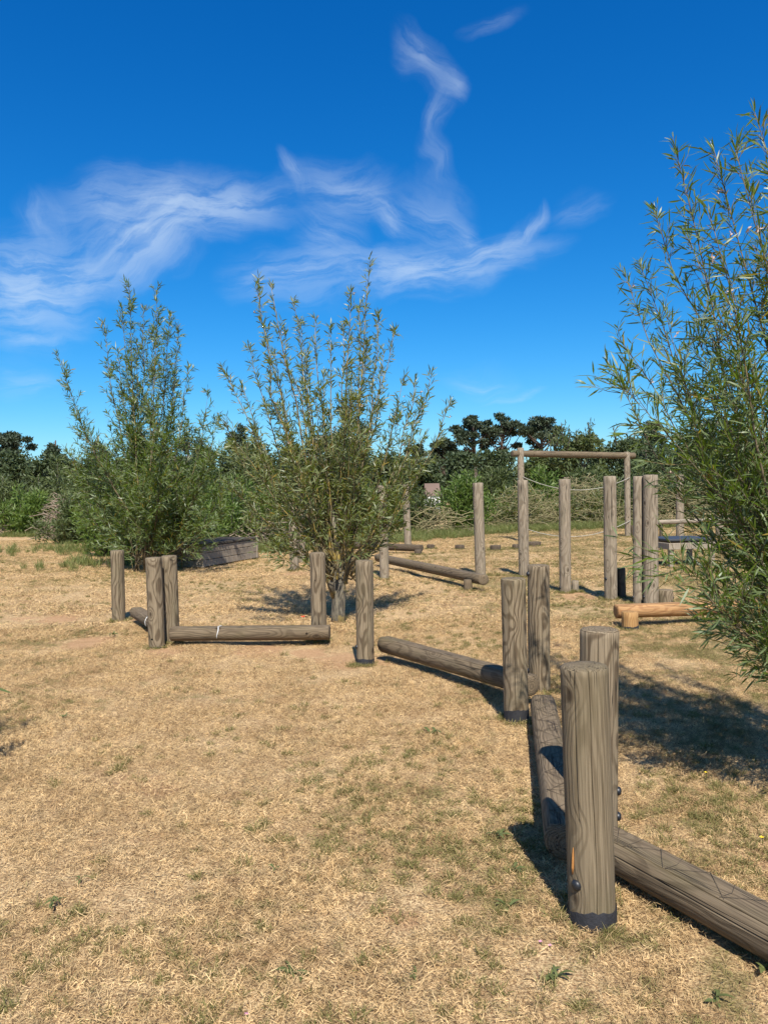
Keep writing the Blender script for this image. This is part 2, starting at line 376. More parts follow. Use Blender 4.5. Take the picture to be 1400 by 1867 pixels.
ys = np.concatenate([[-300, -60, -20, -6, -2], np.arange(0, 30.01, .2), [36, 45, 60, 100, 200, 500, 1400, 4500]])
gx, gy = np.meshgrid(xs, ys); V = np.stack([gx, gy, gh(gx, gy)], -1).reshape(-1, 3)
nx, ny = len(xs), len(ys); idx = np.arange(nx*ny).reshape(ny, nx)
Q = np.stack([idx[:-1, :-1], idx[:-1, 1:], idx[1:, 1:], idx[1:, :-1]], -1).reshape(-1, 4)
Tr = np.vstack([Q[:, [0, 1, 2]], Q[:, [0, 2, 3]]])
ground = tag(link('ground', tri_mesh('ground', V, Tr, smooth=True), M_GROUND), 'dry straw coloured grass ground of the play area', None, None, 'structure')

# straw: short blades over the ground (instanced patches)
def patch_mesh(name, n, rad, lmin, lmax, wmin, wmax, tilt, mat):
    r = rad*np.sqrt(rng.random(n)); a = rng.random(n)*2*np.pi
    P = np.stack([r*np.cos(a), r*np.sin(a), rng.uniform(-.002, .012, n)], -1)
    b = rng.random(n)*2*np.pi; e = rng.uniform(*tilt, n)
    D = np.stack([np.cos(b)*np.cos(e), np.sin(b)*np.cos(e), np.sin(e)], -1)
    Vv, Tt, rr = leaves(P, D, rng.uniform(lmin, lmax, n), rng.uniform(wmin, wmax, n), .38, up=.5)
    me = tri_mesh(name, Vv, Tt, rr); me.materials.append(mat); return bpy.data.objects.new(name, me)
def scatter(name, pts, rots, scl, objs, label, cat, kind='stuff'):
    c = bpy.data.collections.new(name+'_patches')
    for o in objs: c.objects.link(o)
    me = bpy.data.meshes.new(name); me.vertices.add(len(pts)); me.vertices.foreach_set('co', np.asarray(pts, np.float32).ravel())
    a = me.attributes.new('rotv', 'FLOAT_VECTOR', 'POINT'); a.data.foreach_set('vector', np.asarray(rots, np.float32).ravel())
    a = me.attributes.new('scl', 'FLOAT', 'POINT'); a.data.foreach_set('value', np.asarray(scl, np.float32))
    o = link(name, me)
    ng = bpy.data.node_groups.new(name+'_nodes', 'GeometryNodeTree')
    ng.interface.new_socket('Geometry', in_out='INPUT', socket_type='NodeSocketGeometry')
    ng.interface.new_socket('Geometry', in_out='OUTPUT', socket_type='NodeSocketGeometry')
    gi = ng.nodes.new('NodeGroupInput'); go = ng.nodes.new('NodeGroupOutput')
    ci = ng.nodes.new('GeometryNodeCollectionInfo'); ci.inputs[0].default_value = c
    ci.inputs['Separate Children'].default_value = True; ci.inputs['Reset Children'].default_value = True
    ip = ng.nodes.new('GeometryNodeInstanceOnPoints'); ip.inputs['Pick Instance'].default_value = True
    ra = ng.nodes.new('GeometryNodeInputNamedAttribute'); ra.data_type = 'FLOAT_VECTOR'; ra.inputs[0].default_value = 'rotv'
    sa = ng.nodes.new('GeometryNodeInputNamedAttribute'); sa.data_type = 'FLOAT'; sa.inputs[0].default_value = 'scl'
    er = ng.nodes.new('FunctionNodeEulerToRotation')
    L = ng.links.new
    L(gi.outputs[0], ip.inputs['Points']); L(ci.outputs[0], ip.inputs['Instance'])
    L(ra.outputs[0], er.inputs[0]); L(er.outputs[0], ip.inputs['Rotation']); L(sa.outputs[0], ip.inputs['Scale'])
    L(ip.outputs[0], go.inputs[0])
    md = o.modifiers.new('scatter', 'NODES'); md.node_group = ng
    tag(o, label, cat, None, kind); return o
def field(y0, y1, dens, margin):
    A = []
    for y in np.arange(y0, y1, .5):
        hw = .5*y+margin+.3; n = rng.poisson(dens*2*hw*.5)
        A.append(np.stack([rng.uniform(-hw, hw, n), rng.uniform(y, y+.5, n)], -1))
    A = np.vstack(A)
    for q_, r_ in SOIL:
        d = np.hypot(A[:, 0]-q_.x, (A[:, 1]-q_.y)*.7); A = A[(d > r_*.8) | (rng.random(len(A)) < .12)]
    return A
near = [patch_mesh('straw_patch', 480, .2, .012, .042, .0010, .0026, (-.1, .8), M_BLADE) for _ in range(6)]
XY = field(1.6, 9.5, 46, 1.5)
scatter('dry_grass', np.column_stack([XY, gh(XY[:, 0], XY[:, 1])]), np.column_stack([np.zeros((len(XY), 2)), rng.random(len(XY))*6.28]), rng.uniform(.75, 1.2, len(XY)), near,
        'short dry straw coloured grass covering the foreground', 'grass')
farp = [patch_mesh('straw_patch_coarse', 240, .42, .03, .075, .003, .0065, (.0, .75), M_BLADE) for _ in range(5)]
XY = field(9.0, 31, 9, 3)
scatter('dry_grass', np.column_stack([XY, gh(XY[:, 0], XY[:, 1])]), np.column_stack([np.zeros((len(XY), 2)), rng.random(len(XY))*6.28]), rng.uniform(.7, 1.2, len(XY)), farp,
        'patchy dry grass across the far half of the play area', 'grass')

# ------------------------------------------------------------------ timber
def log_mesh(length, r, seed, n=36, rows=26, cracks=(), flat=None, bev=.008, taper=0.0, z0=0.0):
    """round timber along local Z from z0 to z0+length; cracks = (angle, start, end, depth); flat = height of a sawn top (local +Y)"""
    rs = np.random.default_rng(seed)
    ang = list(np.arange(n)*2*np.pi/n)
    for c in cracks:
        ang = [a for a in ang if abs((a-c[0]+np.pi) % (2*np.pi)-np.pi) > .075]
        ang += [c[0]-.07, c[0]-.020, c[0], c[0]+.020, c[0]+.07]
    ang = np.array(sorted(a % (2*np.pi) for a in ang)); m = len(ang)
    t = np.linspace(0, 1, rows); zs = np.concatenate([[z0], z0+bev+(length-2*bev)*t, [z0+length]])
    rr = np.concatenate([[r-bev], np.full(rows, r), [r-bev]])*(1-taper*(zs-z0)/length)
    ph = rs.uniform(0, 6.28, 6)
    V = []
    for i, z in enumerate(zs):
        f = (z-z0)/length
        sh = .035*np.sin(f*5+ph[0])+.02*np.sin(f*13+ph[1])
        a2 = ang+sh
        rad = rr[i]*(1+.012*np.sin(2*ang+ph[2]+f*2)+.008*np.sin(3*ang+ph[3]-f*4)+.006*np.sin(f*9+ph[4]))
        for c in cracks:
            if c[1] <= f <= c[2]:
                e = min(1, (f-c[1])/.06+.15, (c[2]-f)/.06+.15) if 0 < c[1] or c[2] < 1 else 1
                hit = np.abs((ang-c[0]+np.pi) % (2*np.pi)-np.pi) < .004
                rad = np.where(hit, rad-c[3]*1.9*e, rad)
        if i in (0, len(zs)-1): rad = rad*(1+rs.normal(size=m)*.012)
        x = rad*np.cos(a2); y = rad*np.sin(a2)
        if flat is not None: y = np.minimum(y, flat*r+.0012*np.sin(f*40+ph[5]))
        V.append(np.stack([x, y, np.full(m, z)], -1))
    k = len(zs); V = np.vstack(V); Q = []
    for i in range(k-1):
        for j in range(m):
            a, b = i*m+j, i*m+(j+1) % m; Q.append((a, b, b+m, a+m))
    # end caps: an inner ring and a centre, slightly uneven
    for end, s in ((0, -1), (k-1, 1)):
        base = len(V); inner = V[end*m:(end+1)*m].copy(); inner[:, :2] *= .55; inner[:, 2] += s*.0025+rs.normal(size=m)*.0008
        V = np.vstack([V, inner, [[0, 0, zs[end]+s*.003]]])
        for j in range(m):
            a, b = end*m+j, end*m+(j+1) % m; c, d = base+j, base+(j+1) % m
            if s > 0: Q.append((a, b, d, c)); Q.append((c, d, base+m))
            else: Q.append((b, a, c, d)); Q.append((d, c, base+m))
    return quad_mesh('timber', V, Q, True)
def dome(r, seg=12):
    V = []; Q = []
    prof = [(1.0, 0), (1.0, .35), (.88, .7), (.55, .98), (0, 1.08)]
    for i, (a, h) in enumerate(prof[:-1]):
        for j in range(seg): V.append((r*a*math.cos(2*math.pi*j/seg), r*a*math.sin(2*math.pi*j/seg), r*h*.8))
    V.append((0, 0, r*.88)); top = len(V)-1
    for i in range(len(prof)-2):
        for j in range(seg): Q.append((i*seg+j, i*seg+(j+1) % seg, (i+1)*seg+(j+1) % seg, (i+1)*seg+j))
    for j in range(seg): Q.append(((len(prof)-2)*seg+j, (len(prof)-2)*seg+(j+1) % seg, top))
    return quad_mesh('bolt_cap', V, Q, True)
BOLT = dome(.02); HOLE = dome(.012)
def on_side(o_mesh, name, parent, r, ang, z, mat, depth=0.0, sc=1):
    b = link(name, o_mesh, mat, parent); b.scale = (sc, sc, sc if depth >= 0 else .15)
    b.location = ((r-.002)*math.cos(ang), (r-.002)*math.sin(ang), z)
    b.rotation_euler = Vector((math.cos(ang), math.sin(ang), 0)).to_track_quat('Z', 'Y').to_euler(); return b
def collar(parent, r, z0, z1):
    n = 28; V = []; Q = []
    rs = [.010*math.sin(j*2*PI/n+r*900)+.006*math.sin(j*6*PI/n+r*300)+random.uniform(-.006, .004) for j in range(n)]
    for k, z in enumerate((z0, z1-.012, z1)):
        for j in range(n):
            rr = r+(.0035 if k < 2 else .0008); a = 2*math.pi*j/n
            V.append((rr*math.cos(a), rr*math.sin(a), z+(rs[j] if k else 0)))
    for k in range(2):
        for j in range(n): Q.append((k*n+j, k*n+(j+1) % n, (k+1)*n+(j+1) % n, (k+1)*n+j))
    return link('tar_collar', quad_mesh('tar_collar', V, Q, True), M_TAR, parent)
SEED = [100]; BASES = []
def post(px, py, r, h, label, mat=W_POST, cracks=None, tar=0, bolts=(), holes=(), group=None, name='wooden_post', lean=(0, 0), cat='post', n=36, rows=26, depth=None):
    b = gp(px, py) if depth is None else at(px, py, depth); b.z = 0
    SEED[0] += 1; rs = np.random.default_rng(SEED[0])
    e = empty(name, b); e.rotation_euler = (lean[0]+rs.normal()*.008, lean[1]+rs.normal()*.008, 0); BASES.append((b.x, b.y, r))
    if cracks is None:      # one or two drying cracks somewhere on the side the camera sees
        cracks = [(-1.57+rs.uniform(-.9, .9), rs.uniform(.0, .45), rs.uniform(.6, 1.0), r*.16)]
    link('shaft', log_mesh(h+.25, r, SEED[0], n, rows, cracks, z0=-.25), mat, e)
    if tar: collar(e, r, -.05, tar)
    for (a, z) in bolts: on_side(BOLT, 'bolt_cap', e, r, a, z, M_BOLT)
    for (a, z) in holes: on_side(HOLE, 'bolt_hole', e, r, a, z, M_HOLE, -1)
    tag(e, label, cat, group); return e
def beam(p0, p1, r, label, mat=W_BEAM, flat=.72, cracks=(), name='balance_beam', cat='beam', wire=False, ring_at=None, holes=(), n=36, rows=30):
    p0, p1 = Vector(p0), Vector(p1); d = (p1-p0); L = d.length; z = d.normalized()
    y = (Vector((0, 0, 1))-z*z.z).normalized(); x = y.cross(z)
    M = Matrix((x, y, z)).transposed().to_4x4(); M.translation = p0
    e = empty(name); e.matrix_world = M
    SEED[0] += 1
    link('log', log_mesh(L, r, SEED[0], n, rows, cracks, flat), mat, e)
    if wire:
        bag = Bag(); w = r*math.sqrt(1-flat*flat)*1.02; s = .115; k = int(L/s)
        yy = flat*r+.0045
        for i in range(k):
            z0_, z1_ = i*s+.03+random.uniform(-.02, .02), (i+1)*s+.03+random.uniform(-.02, .02)
            q = [(-w, yy-.002, z0_), (0, yy+.001, (z0_+z1_)/2+random.uniform(-.01, .01)), (w, yy-.002, z1_)] if i % 2 else [(w, yy-.002, z0_), (0, yy+.001, (z0_+z1_)/2), (-w, yy-.002, z1_)]
            bag.add(*tube(q, [.0010]*3, 5))
            if i % 2: bag.add(*tube([(-w, yy-.002, z0_), (0, yy, z0_+.006), (w, yy-.002, z0_+random.uniform(-.03, .03))], [.0009]*3, 5))
        link('anti_slip_wire', bag.mesh('anti_slip_wire'), M_WIRE, e)
    if ring_at:
        bag = Bag(); an = np.linspace(-.6, 3.7, 14); rr = r+.0015
        bag.add(*tube(np.stack([rr*np.cos(an), np.minimum(rr*np.sin(an), flat*r+.0015), ring_at+.01*np.sin(an*3)], -1), [.0045]*14, 5))
        link('white_band', bag.mesh('white_band'), M_CHALK, e)
    for (a, zz) in holes: on_side(HOLE, 'bolt_hole', e, r, a, zz, M_HOLE, -1, 1.3)
    tag(e, label, cat); return e
PI = math.pi
# --- low posts and the balance beams bolted between them (the zigzag in the foreground)
p1 = post(1079, 1682, .0865, .955, 'thick weathered post nearest the camera, deep crack down its front', W_NEAR, cracks=[(-1.62, .0, 1.0, .022), (-2.25, .55, 1.0, .012), (-1.15, .1, .75, .010)],
     tar=.07, bolts=[(-2.45, .17)], n=56, rows=60)
bag = Bag(); bag.add(*tube([(.0885*math.cos(-2.62+.02*k), .0885*math.sin(-2.62+.02*k), .205+.025*k) for k in range(5)], [.002, .0055, .005, .004, .001], 6))
link('torn_wood_strip', bag.mesh('torn_wood_strip'), M_RESIN, p1)
post(1090, 1528, .086, .965, 'knotted weathered post right behind the nearest post', cracks=[(-1.2, .3, 1.0, .015), (-1.9, .6, 1.0, .012)], tar=.05, bolts=[(-.25, .11), (-.35, .23)], n=48, rows=50)
post(941, 1309, .085, .99, 'weathered post with wavy grain, black tar collar and short beam end behind', tar=.08, cracks=[(-1.75, .05, .8, .012)], n=44, rows=40, bolts=[(.1, .33)])
post(983, 1254, .087, 1.0, 'greenish weathered post with a large swirling knot, behind the tar collared post', cracks=[(-1.5, .1, .75, .016)], n=44, rows=40, bolts=[(PI+.2, .93)])
post(666, 1209, .083, .975, 'weathered post at the bare path, right of the willow trunk', tar=.06, cracks=[(-2.3, .3, 1, .012)], n=40, bolts=[(PI+.3, .16)])
post(582, 1170, .084, .975, 'weathered post behind the right end of the level balance beam', cracks=[(-1.3, 0, .8, .012)], n=40, holes=[(-1.8, .68)])
post(287, 1180, .086, .965, 'front post of the left pair with fan shaped grain, level beam beside it', tar=.015, cracks=[(-1.0, .35, 1, .014)], n=40, holes=[(-1.9, .1)])
post(314, 1172, .083, .965, 'rear post of the left pair, shadowed at its foot', n=40)
post(217, 1132, .084, .925, 'leftmost low post, standing before the left willow', n=40, bolts=[(PI, .16)])
# beams
b0, b1 = at(1100, 1565, 3.2), at(1420, 1730, 2.47)
beam((.90, 3.20, .112), (2.02, 1.15, .108), .087, 'long weathered beam running out of the picture at bottom right', wire=True, cracks=[(2.35, .0, 1.0, .014), (2.9, .05, .6, .008)], flat=.74, n=48, rows=60)
beam((1.075, 5.30, .118), (.735, 3.20, .13), .088, 'balance beam seen end on between two post pairs, crossed by post shadows', wire=True, flat=.76, cracks=[(2.5, .0, .7, .010)], n=44, rows=50)
beam((-.02, 7.42, .15), (1.075, 5.70, .155), .086, 'balance beam slanting from the path post to the tar collared post', flat=.78, cracks=[(2.3, .1, .9, .012)], n=40)
beam((-2.30, 8.22, .15), (-.60, 8.13, .15), .088, 'level balance beam with a white band and a bolt hole', flat=.7, ring_at=.52, holes=[(PI, 1.47)], cracks=[(2.55, .0, .85, .012)], n=40)
beam((-3.20, 9.85, .14), (-2.47, 8.52, .15), .085, 'short balance beam between the leftmost post and the left pair', flat=.75, ring_at=.95, n=36)
# --- tall posts
TG = 'tall stepping posts'
post(876, 1050, .100, 1.77, 'lone tall post left of the timber gantry, beam end in front', W_TALL)
post(955, 1052, .097, 1.80, 'tall post standing in front of the timber gantry left upright', W_TALL, bolts=[(-.6, .1)])
post(1030, 1080, .091, 1.77, 'tall post with dark grain swirls in front of the gantry opening', W_TALL, bolts=[(PI+.3, .08)])
post(1113, 1092, .092, 1.79, 'tall post before the gantry right upright, short stub behind it', W_TALL, bolts=[(PI+.5, .3)])
post(1163, 1102, .072, 1.77, 'slimmer tall post, left of a touching pair', W_TALL, bolts=[(PI, .1)])
post(1186, 1104, .098, 1.785, 'thick tall post, right of the touching pair beside the right willow', W_TALL, bolts=[(PI+.1, .12), (.1, .12)])
post(701, 1056, .088, 1.75, 'tall post just right of the middle willow, slanting beam beside it', W_TALL)
post(537, 1040, .094, 1.76, 'tall post seen through the left side of the middle willow', W_TALL, n=28)
post(551, 1026, .094, 1.80, 'tall post behind another one at the left of the middle willow', W_TALL, n=28)
post(606, 1012, .10, 1.80, 'tall post hidden behind the stems of the middle willow', W_TALL, n=28)
post(744, 1003, .10, 1.84, 'distant tall post at the end of the short far beam', W_TALL, n=28)
post(1239, 985, .115, 2.0, 'tall post behind the dark topped platform, rail passing it', W_TALL, n=28)
post(1311, 980, .115, 2.0, 'tall post behind the right willow at the end of the rail', W_TALL, n=28)
post(1349, 990, .115, 1.95, 'tall post almost hidden in the right willow', W_TALL, n=28)
# short stubs
def stub(px, py, r, h, label, mat=W_DARK, **k): return post(px, py, r, h, label, mat, name='log_stub', cat='stub', cracks=(), n=26, rows=8, **k)
stub(1132, 1090, .068, .44, 'short dark stub behind the fourth tall post', W_DARK)
stub(1048, 1078, .055, .17, 'small stub at the foot of the grain swirled tall post', W_TALL)
stub(1212, 1103, .105, .21, 'squat stub right of the thick tall post', W_POST, bolts=[(PI, .1), (0, .1)])
stub(1160, 1118, .09, .07, 'flat log slice at the foot of the touching pair', W_TALL)
stub(1148, 1146, .093, .195, 'pale yellow stub with a bolt hole before the orange log', W_STUB, tar=.03, holes=[(-1.65, .12)])
stub(853, 1075, .072, .165, 'stub holding up the right end of the slanting beam', W_BEAM)
stub(762, 1012, .09, .14, 'stub under the end of the short far beam', W_DARK)
for px, py, w, lab in ((838, 1002, .13, 'leftmost of the tiny far log blocks in the grass'), (903, 1003, .15, 'far log block right of the lone tall post'),
                  (940, 1001, .10, 'far log block left of the gantry front post'), (973, 996, .20, 'low far log block at the foot of the timber gantry'), (785, 1001, .11, 'far log block by the end of the short far beam')):
    stub(px, py, w, .13, lab, W_DARK)
# far beams
beam(tuple(gp(690, 1032)[:2])+(.19,), tuple(gp(882, 1078)[:2])+(.19,), .095, 'old slanting beam resting on a stub, right of the middle willow', W_BEAM, flat=.8)
beam(tuple(gp(600, 1003)[:2])+(.17,), tuple(gp(768, 1011)[:2])+(.17,), .10, 'short far beam end by the hedge, behind the middle willow', W_DARK, flat=.8)
beam((2.70, 9.02, .17), (6.1, 9.25, .19), .092, 'fresh orange log lying behind the right willow', W_NEW, flat=.75, cracks=[(2.7, .2, .8, .006)])
# small olive and yellow grass tufts, in clumps and round the feet of the posts
L_TUFT = leafmat('olive_tuft', ((.10, .105, .030), (.28, .235, .095)), None, .25, .7, .15, (.50, .38, .20))
tf = []
for kk in range(6):
    n = 26+6*kk; a = rng.random(n)*6.28; r = .028*np.sqrt(rng.random(n)); P = np.stack([r*np.cos(a), r*np.sin(a), np.zeros(n)], -1)
    D = np.stack([rng.normal(size=n)*.75, rng.normal(size=n)*.75, np.full(n, .9)], -1)
    Vv, Tt, rd = leaves(P, D, rng.uniform(.018, .05, n), rng.uniform(.0016, .0034, n), .35); me = tri_mesh('short_tuft', Vv, Tt, rd); me.materials.append(L_TUFT); tf.append(bpy.data.objects.new('short_tuft', me))
A = [field(1.7, 9, 4, 1.5), field(9, 26, 3, 3)]
for _ in range(95):            # clumps
    y = rng.uniform(1.8, 4.5)**1 if rng.random() < .35 else rng.uniform(4, 20); x = rng.uniform(-.55, .6)*y+.25*y*rng.random()
    m_ = rng.integers(8, 40); A.append(np.stack([rng.normal(x, .13+.012*y, m_), rng.normal(y, .16+.025*y, m_)], -1))
for (x, y, r) in BASES:
    m_ = int(16+r*120); a = rng.random(m_)*6.28; q_ = r+.012+rng.gamma(1.5, .022, m_); A.append(np.stack([x+q_*np.cos(a), y+q_*np.sin(a)], -1))
A = np.vstack(A); A = A[(A[:, 1] > 1.4)]; n = len(A)
scatter('grass_tufts', np.column_stack([A, gh(A[:, 0], A[:, 1])]), np.column_stack([np.zeros((n, 2)), rng.random(n)*6.28]), rng.uniform(.55, 1.1, n)*(1+.04*A[:, 1]), tf,
        'small olive and yellow grass tufts scattered through the straw', 'grass')
# --- timber gantry with ropes
fl, fr = gp(951, 986), gp(1144, 977)
fr = fl+(fr-fl)*1.0
e = empty('timber_gantry', fl)
def fpost(b, h, r, nm='upright'):
    o = link(nm, log_mesh(h+.25, r, 900+int(b.x*10), 28, 16, (), z0=-.25), W_TALL, e); o.location = (b-fl); o.location.z = 0; return o
fpost(fl, 2.98, .105); rb_ = fpost(fr, 2.86, .10)
dv = (fr-fl); dv.z = 0; ln = dv.length; dn = dv.normalized(); side = Vector((-dn.y, dn.x, 0))
top = 2.80
o = link('crossbeam', log_mesh(ln+.62, .105, 950, 30, 24, ((-1.2, .1, .8, .01),)), W_BEAM, e)
zx = (dv+Vector((0, 0, -.06))).normalized(); yx = (Vector((0, 0, 1))-zx*zx.z).normalized(); xx = yx.cross(zx)
M = Matrix((xx, yx, zx)).transposed().to_4x4(); M.translation = -dn*.3+side*.02+Vector((0, 0, top)); o.matrix_local = M
s0 = link('foot_stub', log_mesh(.45, .09, 951, 20, 6, (), z0=-.1), W_DARK, e); s0.location = (fr-fl)+Vector((.2, .05, 0))
bag = Bag()
for z0_, z1_, sag in ((2.05, 1.98, .42), (.42, .52, .40)):
    t_ = np.linspace(0, 1, 26)[:, None]
    P = np.array(Vector((0, 0, z0_)))*(1-t_)+np.array(dv+Vector((0, 0, z1_)))*t_; P[:, 2] -= (sag*4*t_*(1-t_))[:, 0]
    bg_ = Bag(); bg_.add(*tube(P-np.array(side)*.12, [.011]*26, 6)); link('rope', bg_.mesh('rope'), M_ROPE, e)
tag(e, 'timber goal shaped gantry with crossbeam and two sagging ropes', 'frame')
# --- rail and dark topped platform half hidden by the right willow
ra, rb = at(1198, 943, 20.0), at(1345, 943, 20.5)
beam((ra.x, 20.0, .72), (rb.x+.6, 20.4, .74), .062, 'thin horizontal rail behind the dark topped platform', W_PLANK, name='rail', cat='rail', flat=.9, n=18, rows=10)
for px, lab in ((1205, 'slim post under the left end of the rail'), (1338, 'slim post under the right end of the rail')):
    post(px, 1003, .045, .70, lab, W_DARK, n=16, rows=6, cracks=(), depth=20.05)
pc = gp(1240, 1030); e = empty('timber_platform', pc, R(8))
box('mat', (1.0, .95, .05), M_MAT, e, (0, 0, .55), .012)
box('edge_board', (1.06, .045, .13), W_PLANK, e, (0, -.50, .43)); box('edge_board', (1.06, .045, .13), W_PLANK, e, (0, .50, .43))
box('edge_board', (.045, .95, .13), W_PLANK, e, (-.51, 0, .43)); box('edge_board', (.045, .95, .13), W_PLANK, e, (.51, 0, .43))
for sx in (-.44, .44):
    for sy in (-.42, .42): box('leg', (.09, .09, .42), W_PLANK, e, (sx, sy, .19))
tag(e, 'low timber platform with a dark rubber top behind the right willow', 'platform')
# --- plank box by the left willow
c0, c1 = gp(370, 1036), gp(468, 1018); fv = c1-c0; Lf = fv.length; ang = math.atan2(fv.y, fv.x)
e = empty('plank_box', c0, ang); Hh = .47; dep = 1.0
for k in range(3):
    hh = Hh/3-.008
    box('plank', (Lf-.05, .05, hh), W_PLANK, e, (Lf/2, .0, .02+Hh/3*(k+.5)), .006, 0, .004)
    box('plank', (Lf-.05, .05, hh), W_PLANK, e, (Lf/2, dep, .02+Hh/3*(k+.5)), .006, 0, .004)
    box('plank', (.05, dep-.06, hh), W_PLANK, e, (.0, dep/2, .02+Hh/3*(k+.5)), .006, 0, .004)
    box('plank', (.05, dep-.06, hh), W_PLANK, e, (Lf, dep/2, .02+Hh/3*(k+.5)), .006, 0, .004)
for k in range(5): box('lid_board', (Lf+.16, dep/5+.02-.008, .055), W_LID, e, (Lf/2, -.06+(dep+.12)/5*(k+.5), Hh+.055), .008, 0, .004)
for px_, py_ in ((.0, 0), (Lf, 0), (0, dep), (Lf, dep)): box('corner_post', (.07, .07, Hh), W_PLANK, e, (px_, py_, Hh/2+.015), .006)
tag(e, 'low grey plank box with a dark lid beside the left willow', 'box')

# ------------------------------------------------------------------ willows
def stem_path(p0, p1, spread=.0, k=9):
    p0, p1 = np.array(p0, float), np.array(p1, float); h = p1-p0
    out = np.array([h[0], h[1], 0.0]); L = np.linalg.norm(h)
    bend = out*.10*rng.uniform(.2, 1.4)+np.array([0, 0, -.02*L])
    return curve(p0, p1, bend, k, .012*L**.5)
def willow(name, label, base, head, tips, fills, leafL, leafW, lmat, smat, trunk=None, twig=(.25, .6), tw_n=16, lv_n=11, start=.28, r0=.018, catkins=0, twrad=.003, sub_n=0, dens_top=1.0):
    """tips: world points the main stems reach; fills: world points of lower side branches"""
    e = empty(name, base); o_ = np.array(base); P, D, LL = [], [], []
    twb = Bag(); cat = []
    for gi, tip in enumerate(list(tips)+list(fills)):
        main = gi < len(tips)
        hd = np.array(head)+rng.normal(size=3)*np.array([.09, .09, .05])*(1 if trunk else 2.0); hd[2] = max(hd[2], .02)
        sp = stem_path(hd, tip); L = np.linalg.norm(np.array(tip)-hd)
        k = len(sp); rr = r0*(1 if main else .7)*(1-np.linspace(0, 1, k)*.88)*(L/3)**.5
        bag = Bag(); bag.add(*tube(sp-o_, rr, 6)); link('stem', bag.mesh('stem'), smat, e)
        seg = np.linspace(0, 1, k)
        n = int(tw_n*L*rng.uniform(.8, 1.2)*(1 if main else 1.25))
        for ti in start+(1-start)*rng.random(n)**(.85 if main else .7):
            q = np.array([np.interp(ti, seg, sp[:, a]) for a in range(3)])
            ax = nrm(np.array([np.interp(min(ti+.05, 1), seg, sp[:, a])-np.interp(max(ti-.05, 0), seg, sp[:, a]) for a in range(3)]))
            rv = nrm(np.cross(ax, rng.normal(size=3))); an = rng.uniform(.35, .95)
            d = nrm(ax*math.cos(an)+rv*math.sin(an)); l = rng.uniform(*twig)*(1.05-.85*ti if main else 1-.45*ti)
            mid = q+d*l*.5; en = q+d*l+np.array([0, 0, .10*l])-np.array([0, 0, .05*l*rng.random()])
            twb.add(*tube(np.array([q, mid, en])-o_, [twrad, twrad*.8, twrad*.4], 3))
            m = max(4, int(lv_n*l/.4*rng.uniform(.7, 1.3)))
            tt = rng.uniform(.15, 1.03, m)[:, None]
            pp = np.where(tt < .5, q+(mid-q)*tt*2, mid+(en-mid)*(tt*2-1))
            dd = d+nrm(rng.normal(size=(m, 3)))*rng.uniform(.5, 1.1, (m, 1)); dd[:, 2] -= rng.uniform(0, .25, m)
            P.append(pp); D.append(dd); LL.append(rng.uniform(.55, 1.15, m))
        # leaves straight on the upper stem
        m = int((26 if main else 12)*L*.6*dens_top)
        tt = rng.uniform(max(start, .45), 1.0, m)
        pp = np.stack([np.interp(tt, seg, sp[:, a]) for a in range(3)], -1); ax = nrm(sp[-1]-sp[-3])
        P.append(pp); D.append(ax*.8+nrm(rng.normal(size=(m, 3)))*.9); LL.append(rng.uniform(.6, 1.1, m))
        # tuft at the tip
        P.append(np.repeat(sp[-1:], 7, 0)-ax*rng.uniform(0, .08, (7, 1))); D.append(ax+nrm(rng.normal(size=(7, 3)))*.55); LL.append(rng.uniform(.6, 1.0, 7))
        if catkins and main:
            for _ in range(catkins): 
                ti = rng.uniform(.55, .99); cat.append(np.array([np.interp(ti, seg, sp[:, a]) for a in range(3)])+rng.normal(size=3)*.05)
    P = np.vstack(P)-o_; D = np.vstack(D); LL = np.concatenate(LL)
    V, Tt, rd = leaves(P, D, LL*leafL, leafW*(.75+.5*rng.random(len(P))), .16)
    link('twigs', twb.mesh('twigs'), smat, e)['kind'] = 'stuff'
    f = link('foliage', tri_mesh('foliage', V, Tt, rd), lmat, e); f['kind'] = 'stuff'
    if cat:
        cat = np.array(cat)-o_; m = len(cat)
        V, Tt, rd = leaves(np.repeat(cat, 5, 0), rng.normal(size=(m*5, 3)), rng.uniform(.6, 1.2, m*5)*min(leafL, .11)*.24, np.full(m*5, min(leafL, .11)*.11))
        link('seed_fluff', tri_mesh('seed_fluff', V, Tt, rd), M_FLUFF, e)['kind'] = 'stuff'
    if trunk:
        bag = Bag(); bag.add(*tube(np.array(trunk[0])-o_, trunk[1], 14))
        for t2 in trunk[2:]: bag.add(*tube(np.array(t2[0])-o_, t2[1], 9))
        link('trunk', bag.mesh('trunk'), B_TRK, e)
    tag(e, label, 'willow'); return e
M_FLUFF = plain('seed_fluff', (.42, .31, .25), .95, .1)
def tipset(lst, depth, spread):
    return [at(px, py, depth+rng.uniform(-spread, spread)) for px, py in lst]
